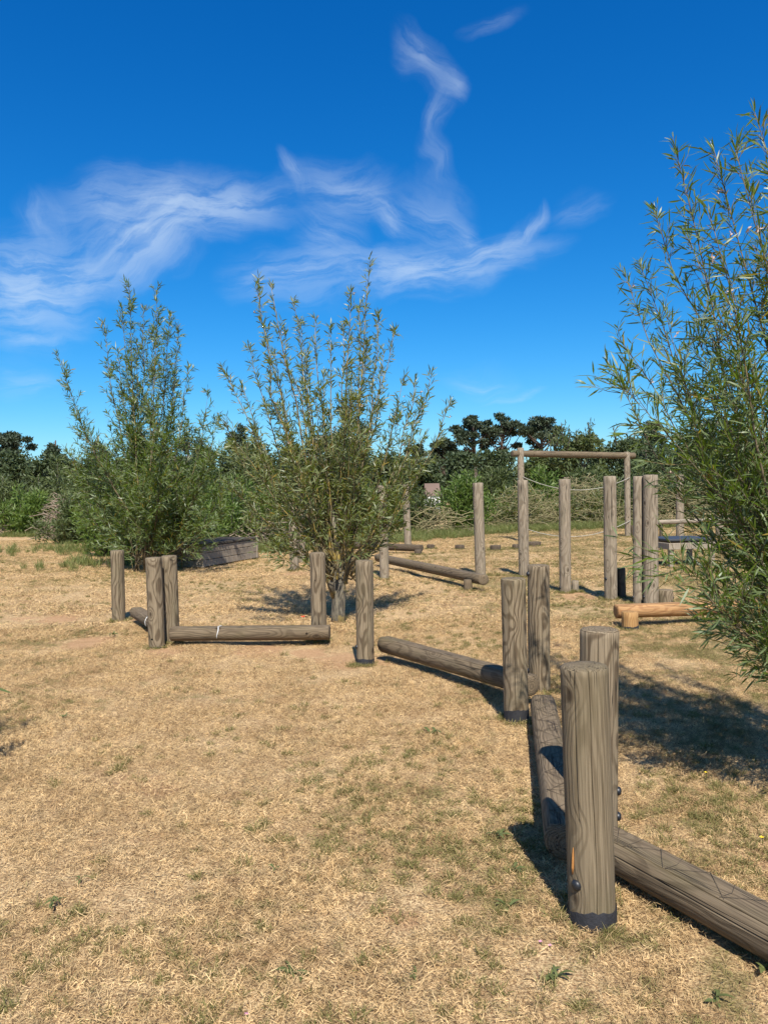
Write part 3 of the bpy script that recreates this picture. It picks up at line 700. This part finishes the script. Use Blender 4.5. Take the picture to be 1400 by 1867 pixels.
# middle willow
b = gp(618, 1131); hd = (b.x, b.y, .55)
tips = tipset([(470, 512), (494, 520), (535, 548), (547, 585), (575, 580), (640, 528), (675, 478), (690, 570), (720, 600), (788, 676), (822, 728), (405, 668), (455, 632), (520, 600), (603, 600), (655, 560),
               (700, 640), (757, 688), (440, 700), (770, 735), (625, 590), (670, 620), (500, 640), (560, 640), (735, 690), (590, 680), (640, 660), (480, 590)], b.y, .75)
fills = tipset([(400, 760), (430, 820), (415, 880), (770, 800), (755, 870), (740, 930), (470, 900), (450, 950), (500, 960), (700, 960), (520, 800), (560, 770), (600, 760), (650, 780), (700, 800), (730, 760),
                (560, 860), (610, 850), (660, 870), (480, 840), (540, 930), (680, 900), (620, 800), (590, 900), (460, 780), (500, 740), (640, 720), (575, 720), (690, 740), (610, 960), (530, 870), (640, 930), (500, 985), (700, 985), (590, 985), (585, 1040), (650, 1035), (620, 1015), (560, 1015), (672, 1010), (440, 900), (550, 950), (570, 820), (660, 820), (520, 780), (720, 850)], b.y, .95)
willow('willow_bush', 'multi stemmed middle willow with a lichen spotted trunk behind the level beam', b, hd, tips, fills, .115, .0135, L_WILC, B_WIL,
       trunk=([(b.x, b.y, -.08), (b.x-.01, b.y, .1), (b.x+.01, b.y, .35), (b.x, b.y, .62), (b.x-.02, b.y, .8)], [.105, .088, .082, .105, .05],
              ([(b.x-.02, b.y, .3), (b.x-.13, b.y-.03, .6), (b.x-.3, b.y, 1.05)], [.07, .055, .03]), ([(b.x, b.y, .4), (b.x+.12, b.y, .75), (b.x+.24, b.y+.05, 1.2)], [.065, .05, .03]),
              ([(b.x, b.y, .5), (b.x+.02, b.y-.08, .9), (b.x-.05, b.y-.1, 1.4)], [.06, .045, .025])),
       tw_n=15, lv_n=14, twig=(.14, .40), start=.2, r0=.018, catkins=2)
# left willow
b = gp(282, 1042); hd = (b.x, b.y, .05)
tips = tipset([(104, 645), (190, 587), (236, 520), (222, 560), (286, 532), (326, 602), (345, 668), (262, 560), (310, 572), (215, 640), (380, 718), (398, 762), (250, 620), (300, 640), (280, 600), (320, 640)], b.y, .9)
fills = tipset([(130, 830), (150, 780), (170, 880), (140, 910), (190, 950), (390, 830), (410, 880), (400, 930), (370, 960), (340, 900), (300, 800), (250, 790), (210, 820), (260, 880), (320, 850), (200, 900), (230, 950),
                (350, 780), (280, 760), (310, 930), (270, 940), (370, 860), (180, 830), (240, 840), (290, 870), (330, 980), (220, 990), (360, 990)], b.y, 1.5)
willow('willow_bush', 'tall left willow with a few long shoots leaning left, beside the plank box', b, hd, tips, fills, .16, .018, L_WIL, B_WILD, tw_n=12, lv_n=18, twig=(.35, .9), start=.12, r0=.016, catkins=1, twrad=.005)
# right willow, its stems rooted just outside the picture
b = Vector((2.78, 3.95, 0)); hd = (b.x, b.y, .15)
tips = [at(px, py, b.y+d*.8+.8*(px < 1262 and py < 700)) for px, py, d in [(1228, 262, -.3), (1192, 382, -.2), (1138, 500, .0), (1105, 655, .1), (1300, 270, .3), (1375, 205, -.6), (1405, 300, .2), (1335, 255, .1), (1125, 612, -.4), (1165, 480, .4),
        (1250, 420, .5), (1290, 380, -.5), (1440, 200, .1), (1490, 260, .3), (1460, 330, -.3), (1360, 330, .5), (1210, 560, .4), (1560, 240, 0), (1620, 300, .3), (1700, 260, -.2), (1320, 470, -.2), (1390, 430, .4)]]
fills = [at(px, py, b.y+d*.8-.3*(px < 1260)) for px, py, d in [(1130, 700, .1), (1195, 1010, -.1), (1285, 1040, -.2), (1320, 1100, .1), (1385, 1140, -.3), (1330, 1000, .3), (1250, 780, .4),
        (1300, 700, -.3), (1340, 820, .3), (1370, 950, -.3), (1390, 1080, .2), (1240, 670, .2), (1270, 600, .4), (1340, 600, -.4), (1390, 520, .3), (1400, 700, .2), (1400, 850, -.2), (1350, 1080, -.4),
        (1430, 1150, .2), (1470, 1000, -.3), (1500, 800, .4), (1450, 650, -.4), (1600, 900, .3), (1700, 600, -.2), (1800, 800, .2), (1310, 760, .1), (1355, 880, .1), (1365, 760, -.1), (1385, 1000, .2), (1330, 690, .4)]]
willow('willow_bush', 'big willow reaching into the picture at the right edge', b, hd, tips, fills, .102, .0085, L_WIL, B_WILD, tw_n=20, lv_n=20, twig=(.15, .42), start=.22, r0=.0115, catkins=2, twrad=.0022)
# small willow just outside the left edge: its shadow falls into the picture
b = Vector((-2.72, 4.1, 0)); tips = [(b.x+dx, b.y+dy, z) for dx, dy, z in ((.1, .1, 1.7), (-.3, .2, 2.0), (.25, .3, 1.3), (-.1, -.3, 1.8), (-.5, -.1, 1.6), (.3, 0, 1.0))]
willow('willow_bush', 'low willow just outside the left edge whose shadow lies on the grass', b, (b.x, b.y, .05), tips, [(b.x+.35, b.y+.3, .7), (b.x-.3, b.y+.4, .8), (b.x+.2, b.y-.3, .7)], .11, .013, L_WIL, B_WIL, tw_n=10, lv_n=9, r0=.014)

# ------------------------------------------------------------------ hedge, brash and trees behind
def cloud(center, rad, n, L, W, shell=.55, out=.8, flatz=1.0):
    d = nrm(rng.normal(size=(n, 3))); r = (shell+(1-shell)*rng.random((n, 1)))
    r *= 1+.18*np.sin(d[:, :1]*5+center[0])*np.sin(d[:, 2:3]*6+center[1])
    P = np.array(center)+d*r*np.array(rad); dd = d*out+nrm(rng.normal(size=(n, 3)))
    return P, dd, rng.uniform(.6, 1.3, n)*L, rng.uniform(.7, 1.3, n)*W
def shrub(px, topy, wpx, depth, label, mat, name='shrub', cat='shrub', L=.16, W=.035, n=3200, stems=9, upward=.9, group=None):
    """shrub: bunches of leaves on rising stems, uneven outline"""
    b = at(px, 900, depth); b.z = 0; h = at(px, topy, depth).z; w = wpx/F*depth/2; e = empty(name, b); o_ = np.array(b)
    st = Bag(); P, D, LL, WW = [], [], [], []
    ns = stems+8
    for i in range(ns):
        a = rng.uniform(0, 6.28); rr = w*math.sqrt(rng.random())*.95
        hh = h*(1-.55*(rr/w)**2)*rng.uniform(.72, 1.04)
        tip = np.array([rr*math.cos(a), rr*math.sin(a)*.8, hh])
        base = np.array([tip[0]*.25, tip[1]*.25, 0]); c = curve(base, tip, (tip-base)*np.array([.1, .1, 0]), 6, .04)
        st.add(*tube(c, np.linspace(.03, .008, 6), 5))
        m = n//ns; tt = rng.random(m)**.7; k = np.linspace(0, 1, 6)
        pp = np.stack([np.interp(tt, k, c[:, q]) for q in range(3)], -1)
        sp = (.16+.30*w*(1-.6*tt))[:, None]*rng.random((m, 1))**.5; dr = nrm(rng.normal(size=(m, 3)))
        pp = pp+dr*sp*np.array([1, 1, .9]); pp[:, 2] = np.maximum(pp[:, 2], .05)
        P.append(pp); D.append(dr*.7+np.array([0, 0, upward])*rng.random((m, 1))+nrm(rng.normal(size=(m, 3)))*.6); LL.append(rng.uniform(.6, 1.3, m)*L); WW.append(rng.uniform(.7, 1.3, m)*W)
    link('stems', st.mesh('stems'), B_DRK, e)
    V, Tt, rd = leaves(np.vstack(P), np.vstack(D), np.concatenate(LL), np.concatenate(WW), .12)
    link('foliage', tri_mesh('foliage', V, Tt, rd), mat, e)['kind'] = 'stuff'
    tag(e, label, cat, group); return e
SH = [(-70, 850, 130, 36, 'shrub beyond the left edge of the hedge', L_SHR, 3000), (50, 872, 100, 35, 'bright green rounded shrub at the left edge of the hedge', L_SHR, 6000),
 (160, 838, 130, 30, 'loose green shrub left behind the left willow', L_DUL, 6000), (100, 845, 120, 42, 'dull shrub above the leftmost brash pile', L_DUL, 4000), (0, 868, 110, 44, 'dull shrub behind the bright rounded one at the left edge', L_DUL, 3500),
 (120, 900, 130, 28, 'olive shrub just right of the leftmost brash pile', L_DUL, 5000), (200, 868, 160, 21.5, 'low leafy shrub at the left foot of the left willow', L_SHR, 5200), (335, 890, 150, 20.5, 'dense green shrub right behind the plank box', L_SHR, 7500), (250, 870, 150, 24, 'dense shrub filling the foot of the left willow', L_SHR, 7000),
 (415, 860, 140, 24, 'leafy shrub between the left and middle willows', L_SHR, 7000), (450, 818, 110, 31, 'taller shrub seen between the two willows', L_DUL, 5000), (500, 872, 130, 25, 'shrub behind the left stems of the middle willow', L_SHR, 5600),
 (590, 868, 150, 29, 'shrub behind the trunk of the middle willow', L_DUL, 5000), (680, 872, 130, 28, 'shrub right behind the middle willow', L_SHR, 5000), (762, 893, 90, 31, 'low shrub under the small far hut', L_DUL, 3600),
 (840, 862, 130, 30, 'bright shrub behind the lone tall post', L_SHR, 6500), (895, 835, 90, 38, 'upright grey green shrub left of the timber gantry', L_DUL, 4400), (985, 852, 120, 38, 'leafy shrub inside the gantry opening', L_SHR, 4600),
 (1070, 838, 150, 42, 'dark shrub behind the right half of the gantry', L_DUL, 5000), (1165, 850, 150, 36, 'shrub behind the touching pair of tall posts', L_DUL, 5000), (1270, 840, 160, 36, 'shrub behind the platform and rail', L_DUL, 4600),
 (1390, 830, 170, 35, 'shrub hidden behind the right willow', L_SHR, 3600), (1520, 840, 170, 35, 'shrub beyond the right edge of the hedge', L_DUL, 3000)]
for px, ty, w_, dp, lab, mt, n_ in SH: shrub(px, ty, w_, dp, lab, mt, n=n_, L=.0062*dp, W=.0015*dp, upward=1.5 if 'upright' in lab else .9)
def brash(px, depth, wpx, h, label, n, mat, leaf=0):
    b = at(px, 930, depth); b.z = 0; w = wpx/F*depth/2; bag = Bag()
    for _ in range(n):
        a = rng.uniform(0, 6.28); x, y = rng.normal()*w*.45, rng.normal()*w*.3
        hh = h*max(.05, 1-(x/w)**2)*rng.random(); l = rng.uniform(.5, 1.6); e_ = rng.normal()*.35
        d = np.array([math.cos(a)*math.cos(e_), math.sin(a)*math.cos(e_)*.6, math.sin(e_)]); p = np.array([x, y, hh])
        q0, q1 = p-d*l/2, p+d*l/2; q0[2] = max(q0[2], .02); q1[2] = max(q1[2], .02)
        bag.add(*tube(curve(q0, q1, rng.normal(size=3)*.09*l, 4), np.array([1, .9, .7, .35])*rng.uniform(.006, .02), 4))
    o = empty('brash_pile', b); link('sticks', bag.mesh('sticks'), mat, o)['kind'] = 'stuff'
    tag(o, label, 'brash pile'); return o
brash(112, 31, 62, 1.7, 'pile of dry pruned twigs left of the left willow', 260, B_DEAD)
brash(0, 35, 70, 1.3, 'dry twig pile at the left edge before the hedge', 160, B_DEAD)
brash(800, 28.5, 170, 1.0, 'long brash heap of bare branches left of the lone tall post', 110, B_DEAD2)
brash(950, 32.5, 150, 1.8, 'brash heap left of the gantry left upright', 220, B_DEAD2)
brash(1060, 34, 210, 2.1, 'olive brash heap seen through the timber gantry', 420, B_DEAD2)
brash(1230, 33, 200, 1.9, 'brash heap behind the rail and platform', 260, B_DEAD2)
brash(470, 24, 130, 1.0, 'low brash heap between the willows', 140, B_DEAD)
shrub(1050, 888, 180, 34.5, 'yellowish leafy scrub growing through the gantry brash heap', L_WILC, n=5200, L=.2, W=.03)
shrub(945, 882, 130, 33.5, 'yellowish scrub beside the gantry left upright', L_WILC, n=4200, L=.2, W=.03)

# long grass along the foot of the hedge
tuft = []
for _ in range(5):
    n = 60; a = rng.random(n)*6.28; r = .16*np.sqrt(rng.random(n)); P = np.stack([r*np.cos(a), r*np.sin(a), np.zeros(n)], -1)
    D = np.stack([rng.normal(size=n)*.35, rng.normal(size=n)*.35, np.ones(n)], -1)
    V, Tt, rd = leaves(P, D, rng.uniform(.18, .55, n), rng.uniform(.008, .016, n), .3); me = tri_mesh('grass_tuft', V, Tt, rd); me.materials.append(L_GRASS)
    tuft.append(bpy.data.objects.new('grass_tuft', me))
pts = []
def edge_y(x): 
    return np.interp(x, [-20, -11, -7.5, -5, -2, 1, 4, 8, 20], [36, 31, 23, 22.5, 23, 25, 29, 31, 32])
x = rng.uniform(-17, 19, 2600); y = edge_y(x)+rng.gamma(2, 1.2, 2600)-.6; pts.append(np.stack([x, y], -1))
for (cx, cy, n, s) in ((-6.6, 18.6, 45, .9), (-9.0, 24, 130, 1.9), (-3.4, 21.8, 50, .6)):
    pts.append(np.stack([rng.normal(cx, s, n), rng.normal(cy, s*.6, n)], -1))
pts = np.vstack(pts); n = len(pts)
scatter('long_grass', np.column_stack([pts, np.zeros(n)]), np.column_stack([np.zeros((n, 2)), rng.random(n)*6.28]), rng.uniform(.28, .8, n), tuft, 'long green and yellow grass along the foot of the hedge', 'grass')

def pine(px, topy, wpx, depth, label, seed, trunk_show=.5, dome_=False, dens=1.0):
    b = at(px, 900, depth); b.z = 0; h = at(px, topy, depth).z; w = wpx*1.12/F*depth/2; e = empty('pine_tree', b)
    rs = np.random.default_rng(seed); tk = Bag(); P, D, LL, WW = [], [], [], []
    lean = rs.normal()*.03*h
    c = curve((0, 0, -.2), (lean, 0, h*.88), (rs.normal()*.3, 0, 0), 8); tk.add(*tube(c, np.linspace(.036*h, .010*h, 8)*.8, 8))
    ncl = 26 if not dome_ else 30
    for i in range(ncl):
        a = rs.uniform(0, 6.28); f = math.sqrt(rs.random()); z = h*(.97-.10*f*f-(.42-.25*trunk_show)*rs.random()**1.3*(.6+f*.6))
        if dome_: z = h*(.95-.45*f*f-.30*rs.random())
        q = np.array([lean+w*.95*f*math.cos(a), w*.95*f*math.sin(a), z])
        rr = w*rs.uniform(.20, .36); rad = np.array([rr, rr, rr*(.45 if not dome_ else .7)])
        q[2] = min(q[2], h-rad[2]*.8)
        z0 = max(h*.35, z-w*rs.uniform(.5, .9)); k = np.interp(z0, c[:, 2], np.arange(8)); s = np.array([np.interp(k, np.arange(8), c[:, j]) for j in range(3)])
        tk.add(*tube(curve(s, q, (0, 0, -.06*h*rs.random()), 5), np.linspace(.010*h, .003*h, 5), 5))
        p_, d_, l_, w_ = cloud(q, rad, int(230*dens), .42*depth/110, .17*depth/110, .25)
        P.append(p_); D.append(d_); LL.append(l_); WW.append(w_)
    link('trunk', tk.mesh('trunk'), B_PINE, e)
    V, Tt, rd = leaves(np.vstack(P), np.vstack(D), np.concatenate(LL), np.concatenate(WW), .1)
    link('crown', tri_mesh('crown', V, Tt, rd), L_PINE, e)['kind'] = 'stuff'
    tag(e, label, 'pine tree'); return e
pine(25, 783, 66, 112, 'flat topped pine at the far left with its trunk showing', 1)
pine(104, 786, 50, 118, 'small round pine left of the left willow', 2, .2, True)
pine(174, 778, 44, 115, 'narrow pine just left of the left willow shoots', 3, .4, True)
pine(262, 783, 80, 120, 'pine behind the upper stems of the left willow', 4, .3, True)
pine(448, 766, 78, 110, 'broad pine between the left and middle willows', 5, .2, True)
pine(345, 790, 70, 120, 'dark pine behind the right flank of the left willow', 14, .2, True)
pine(622, 724, 118, 105, 'big dome shaped pine behind the middle willow', 6, .1, True, 1.5)
pine(760, 805, 38, 130, 'small pine right of the middle willow', 7, .5)
pine(818, 800, 56, 125, 'low pine left of the three tall pines', 8, .6)
pine(868, 757, 62, 120, 'left one of the three tall pines', 9, .6)
pine(922, 752, 66, 122, 'middle one of the three tall pines', 10, .6)
pine(985, 760, 78, 118, 'right one of the three tall pines, spreading to the right', 11, .7)
pine(1185, 762, 70, 110, 'pine behind the left flank of the right willow', 12, .2, True)
pine(1300, 750, 90, 112, 'pine hidden behind the right willow', 13, .3, True)
def tree(px, topy, wpx, depth, label, mat=L_TREE, spiky=False):
    b = at(px, 900, depth); b.z = 0; h = at(px, topy, depth).z; w = wpx/F*depth/2; e = empty('leafy_tree', b)
    tk = Bag(); tk.add(*tube(curve((0, 0, -.2), (rng.normal()*.2, 0, h*.8), (rng.normal()*.15, 0, 0), 6), np.linspace(.03*h, .008*h, 6), 7))
    P, D, LL, WW = [], [], [], []
    for i in range(24):
        a = rng.uniform(0, 6.28); f = rng.random()**.6; z = h*rng.uniform(.06, .97)
        ww = w*min(1, 1.5*(1-(z/h-.45)**2*2.2)); rr = w*rng.uniform(.28, .45)
        q = np.array([ww*.75*f*math.cos(a), ww*.75*f*math.sin(a), min(z, h-rr*.7)])
        tk.add(*tube(curve((0, 0, q[2]*.6), q, (0, 0, -.1), 4), np.linspace(.01*h, .004*h, 4), 4))
        p_, d_, l_, w_ = cloud(q, (rr, rr, rr*.85), 260, .45*depth/90, .19*depth/90, .35); P.append(p_); D.append(d_); LL.append(l_); WW.append(w_)
    sh = Bag() if spiky else None
    if spiky:
        for i in range(14):
            x0 = rng.uniform(-1, 1)*w; z0 = h*rng.uniform(.72, .9); hh = rng.uniform(1.0, 2.4)*h/8; s0_ = np.array([x0, rng.normal()*w*.4, z0])
            sh.add(*tube(curve(s0_, s0_+[rng.normal()*.2, 0, hh], (0, 0, 0), 3), [.05, .035, .015], 4)); m = 40
            P.append(s0_+np.array([0, 0, 1])*hh*rng.random((m, 1))+rng.normal(size=(m, 3))*.1); D.append(rng.normal(size=(m, 3))*.6+[0, 0, 1]); LL.append(rng.uniform(.2, .45, m)); WW.append(np.full(m, .08))
    link('trunk', tk.mesh('trunk'), B_DRK, e)
    if spiky: link('shoots', sh.mesh('shoots'), B_DRK, e)['kind'] = 'stuff'
    V, Tt, rd = leaves(np.vstack(P), np.vstack(D), np.concatenate(LL), np.concatenate(WW), .1)
    link('crown', tri_mesh('crown', V, Tt, rd), mat, e)['kind'] = 'stuff'
    tag(e, label, 'tree'); return e
for a in ((-80, 820, 130, 80, 'dark tree beyond the left edge'), (22, 822, 120, 85, 'dark tree under the flat topped pine'), (100, 828, 100, 80, 'dark tree under the small round pine'),
          (185, 835, 110, 75, 'dark tree behind the left shrubs'), (280, 815, 120, 78, 'dark tree behind the left willow crown'), (370, 815, 110, 80, 'dark tree right behind the left willow'),
          (455, 808, 110, 82, 'dark tree below the broad pine'), (540, 815, 110, 84, 'dark tree behind the left stems of the middle willow'), (620, 790, 130, 80, 'dark tree below the dome shaped pine'),
          (700, 830, 100, 84, 'dark tree behind the right stems of the middle willow'), (765, 838, 90, 88, 'dark tree left of the small far house'), (830, 828, 100, 90, 'dark tree right of the small far house'),
          (905, 822, 110, 84, 'dark tree below the three tall pines'), (1180, 795, 130, 70, 'dark tree behind the touching post pair'), (1270, 800, 130, 75, 'dark tree behind the right willow'),
          (1370, 800, 140, 78, 'dark tree hidden by the right willow'), (1480, 810, 150, 80, 'dark tree beyond the right edge')): tree(*a)
for k, px in enumerate(range(-120, 1560, 70)):
    tree(px+(k*37 % 23), 842+(k*53 % 17)-(px > 1000)*14, 120, 140+(k*29 % 30), '%s from the left among the distant dark trees behind the wood' % ['leftmost', 'second', 'third', 'fourth', 'fifth', 'sixth', 'seventh', 'eighth', 'ninth', 'tenth', 'eleventh', 'twelfth', 'thirteenth', 'fourteenth', 'fifteenth', 'sixteenth', 'seventeenth', 'eighteenth', 'nineteenth', 'twentieth', 'twenty first', 'twenty second', 'twenty third', 'twenty fourth', 'twenty fifth'][k])
tree(985, 825, 110, 62, 'dense grey green tree above the gantry left end', L_DUL)
tree(1062, 793, 130, 58, 'grey green tree with spiky upright shoots above the crossbeam', L_DUL, True)
tree(1130, 800, 110, 60, 'bushy tree above the crossbeam right end', L_TREE)
# small far houses in gaps between the trees
def house(px, py, depth, w, h, label, rz=0.2):
    b = at(px, py, depth); b.z = 0; e = empty('far_house', b, rz)
    eave = h*.62; D_ = w*.7
    box('wall', (w, D_, eave), M_WHITE, e, (0, 0, eave/2), 0)
    V = [(-w*.56, -D_*.62, eave-.1), (w*.56, -D_*.62, eave-.1), (w*.56, D_*.62, eave-.1), (-w*.56, D_*.62, eave-.1), (-w*.56, 0, h), (w*.56, 0, h)]
    rf = link('roof', quad_mesh('roof', V, [(0, 1, 5, 4), (2, 3, 4, 5), (0, 4, 3), (1, 2, 5), (3, 2, 1, 0)]), M_ROOF, e)
    for k in (-.3, 0, .3): box('window', (w*.12, .08, eave*.3), M_DGLASS, e, (w*k, -D_/2-.03, eave*.62), 0)
    tag(e, label, 'house')
house(787, 884, 62, 1.1, 2.35, 'tiny far hut with white walls and pale red roof right of the middle willow')
house(1056, 872, 50, 1.8, 2.45, 'pale far hut glimpsed through the gantry opening', -.1)

# ------------------------------------------------------------------ small plants on the grass
def weed_leaf(L, W):
    V = []; Q = []; k = 6
    for i in range(k):
        t_ = i/(k-1); w = W*math.sin(math.pi*min(1, t_*.92+.06))**.8*.5*(1+.25*(i % 2)); z = .35*L*(t_*(1-t_))*1.6+.004; x = L*t_
        V += [(x, -w, z+w*.25), (x, 0, z), (x, w, z+w*.25)]
    for i in range(k-1):
        a = i*3; Q += [(a, a+3, a+4, a+1), (a+1, a+4, a+5, a+2)]
    me = quad_mesh('leaf', V, Q, True)
    a = me.attributes.new('rnd', 'FLOAT', 'POINT'); a.data.foreach_set('value', np.full(len(V), random.random(), np.float32)); me.materials.append(L_WEED); return me
WL = [weed_leaf(.06, .013), weed_leaf(.045, .014), weed_leaf(.07, .012), weed_leaf(.035, .012)]
for px, py, n, s, lab in ((537, 1782, 13, 1.0, 'star shaped weed rosette near the bottom, left of centre'), (102, 1650, 11, .75, 'small clump of dark weed at the lower left'), (150, 1608, 6, .6, 'tiny weed up right of the lower left clump'),
        (757, 1787, 6, .65, 'few dark weed leaves right of the star shaped rosette'), (790, 1340, 9, 1.1, 'weed rosette alone in the middle of the straw'), (910, 1528, 8, .9, 'weed left of the nearest post shadow'),
        (925, 1657, 8, .9, 'flat dark weed left of the nearest post foot'), (1010, 1790, 10, .9, 'weed patch below the nearest post'), (1310, 1830, 8, .9, 'weed in the bottom right corner'),
        (1180, 1548, 6, .8, 'weed leaves behind the start of the long beam'), (120, 1310, 8, 1.0, 'green tuft on the left of the straw'), (575, 1432, 6, .9, 'sparse weed in the middle of the straw, above the rosette'),
        (205, 1160, 8, 1.6, 'dark weed tuft by the leftmost post bare soil'), (1390, 1778, 3, 1.3, 'upright green leaf beside the long beam at the right edge'), (935, 1590, 7, .8, 'weed between the nearest post shadow and the straw'), (500, 1590, 5, .7, 'faint weed in the lower middle straw')):
    b = gp(px, py); e = empty('weed', (b.x, b.y, 0), random.uniform(0, 6))
    for k in range(n):
        o = link('leaf', random.choice(WL), None, e); a = 2*PI*k/n+random.uniform(-.3, .3); o.rotation_euler = (random.uniform(-.3, .3), -random.uniform(-.1, .3), a)
        o.scale = (s*random.uniform(.55, 1.15),)*3; o.location = (random.uniform(-.02, .02)*s, random.uniform(-.02, .02)*s, .012)
    tag(e, lab, 'weed')
def flower(px, py, hgt, r, mat, label, name, cat, pet=5):
    b = gp(px, py); e = empty(name, (b.x, b.y, 0)); bag = Bag(); bag.add(*tube([(0, 0, -.01), (.004, 0, hgt*.5), (.002, 0, hgt)], [.0025, .002, .002], 5)); link('stalk', bag.mesh('stalk'), L_WEED, e)
    for k in range(pet):
        a = 2*PI*k/pet; V = [(0, 0, hgt), (r*.6*math.cos(a-.5), r*.6*math.sin(a-.5), hgt+r*.4), (r*math.cos(a), r*math.sin(a), hgt+r*.55), (r*.6*math.cos(a+.5), r*.6*math.sin(a+.5), hgt+r*.4)]
        link('petal', quad_mesh('petal', V, [(0, 1, 2, 3)]), mat, e)
    tag(e, label, cat)
flower(553, 1136, .07, .036, M_RED, 'single red poppy in the shade left of the middle willow', 'poppy', 'flower')
flower(1286, 1419, .03, .011, M_YEL, 'tiny yellow flower at the edge of the right willow shadow', 'buttercup', 'flower')
flower(1388, 1540, .03, .012, M_YEL, 'tiny yellow flower near the right edge above the long beam', 'buttercup', 'flower')
for px, py, lab in ((1002, 1735, 'tiny pink flower just below the nearest post'), (985, 1728, 'tiny pink flower left of another below the nearest post'), (450, 1862, 'tiny pink flower at the bottom edge')):
    flower(px, py, .02, .008, M_PINK, lab, 'pink_flower', 'flower')
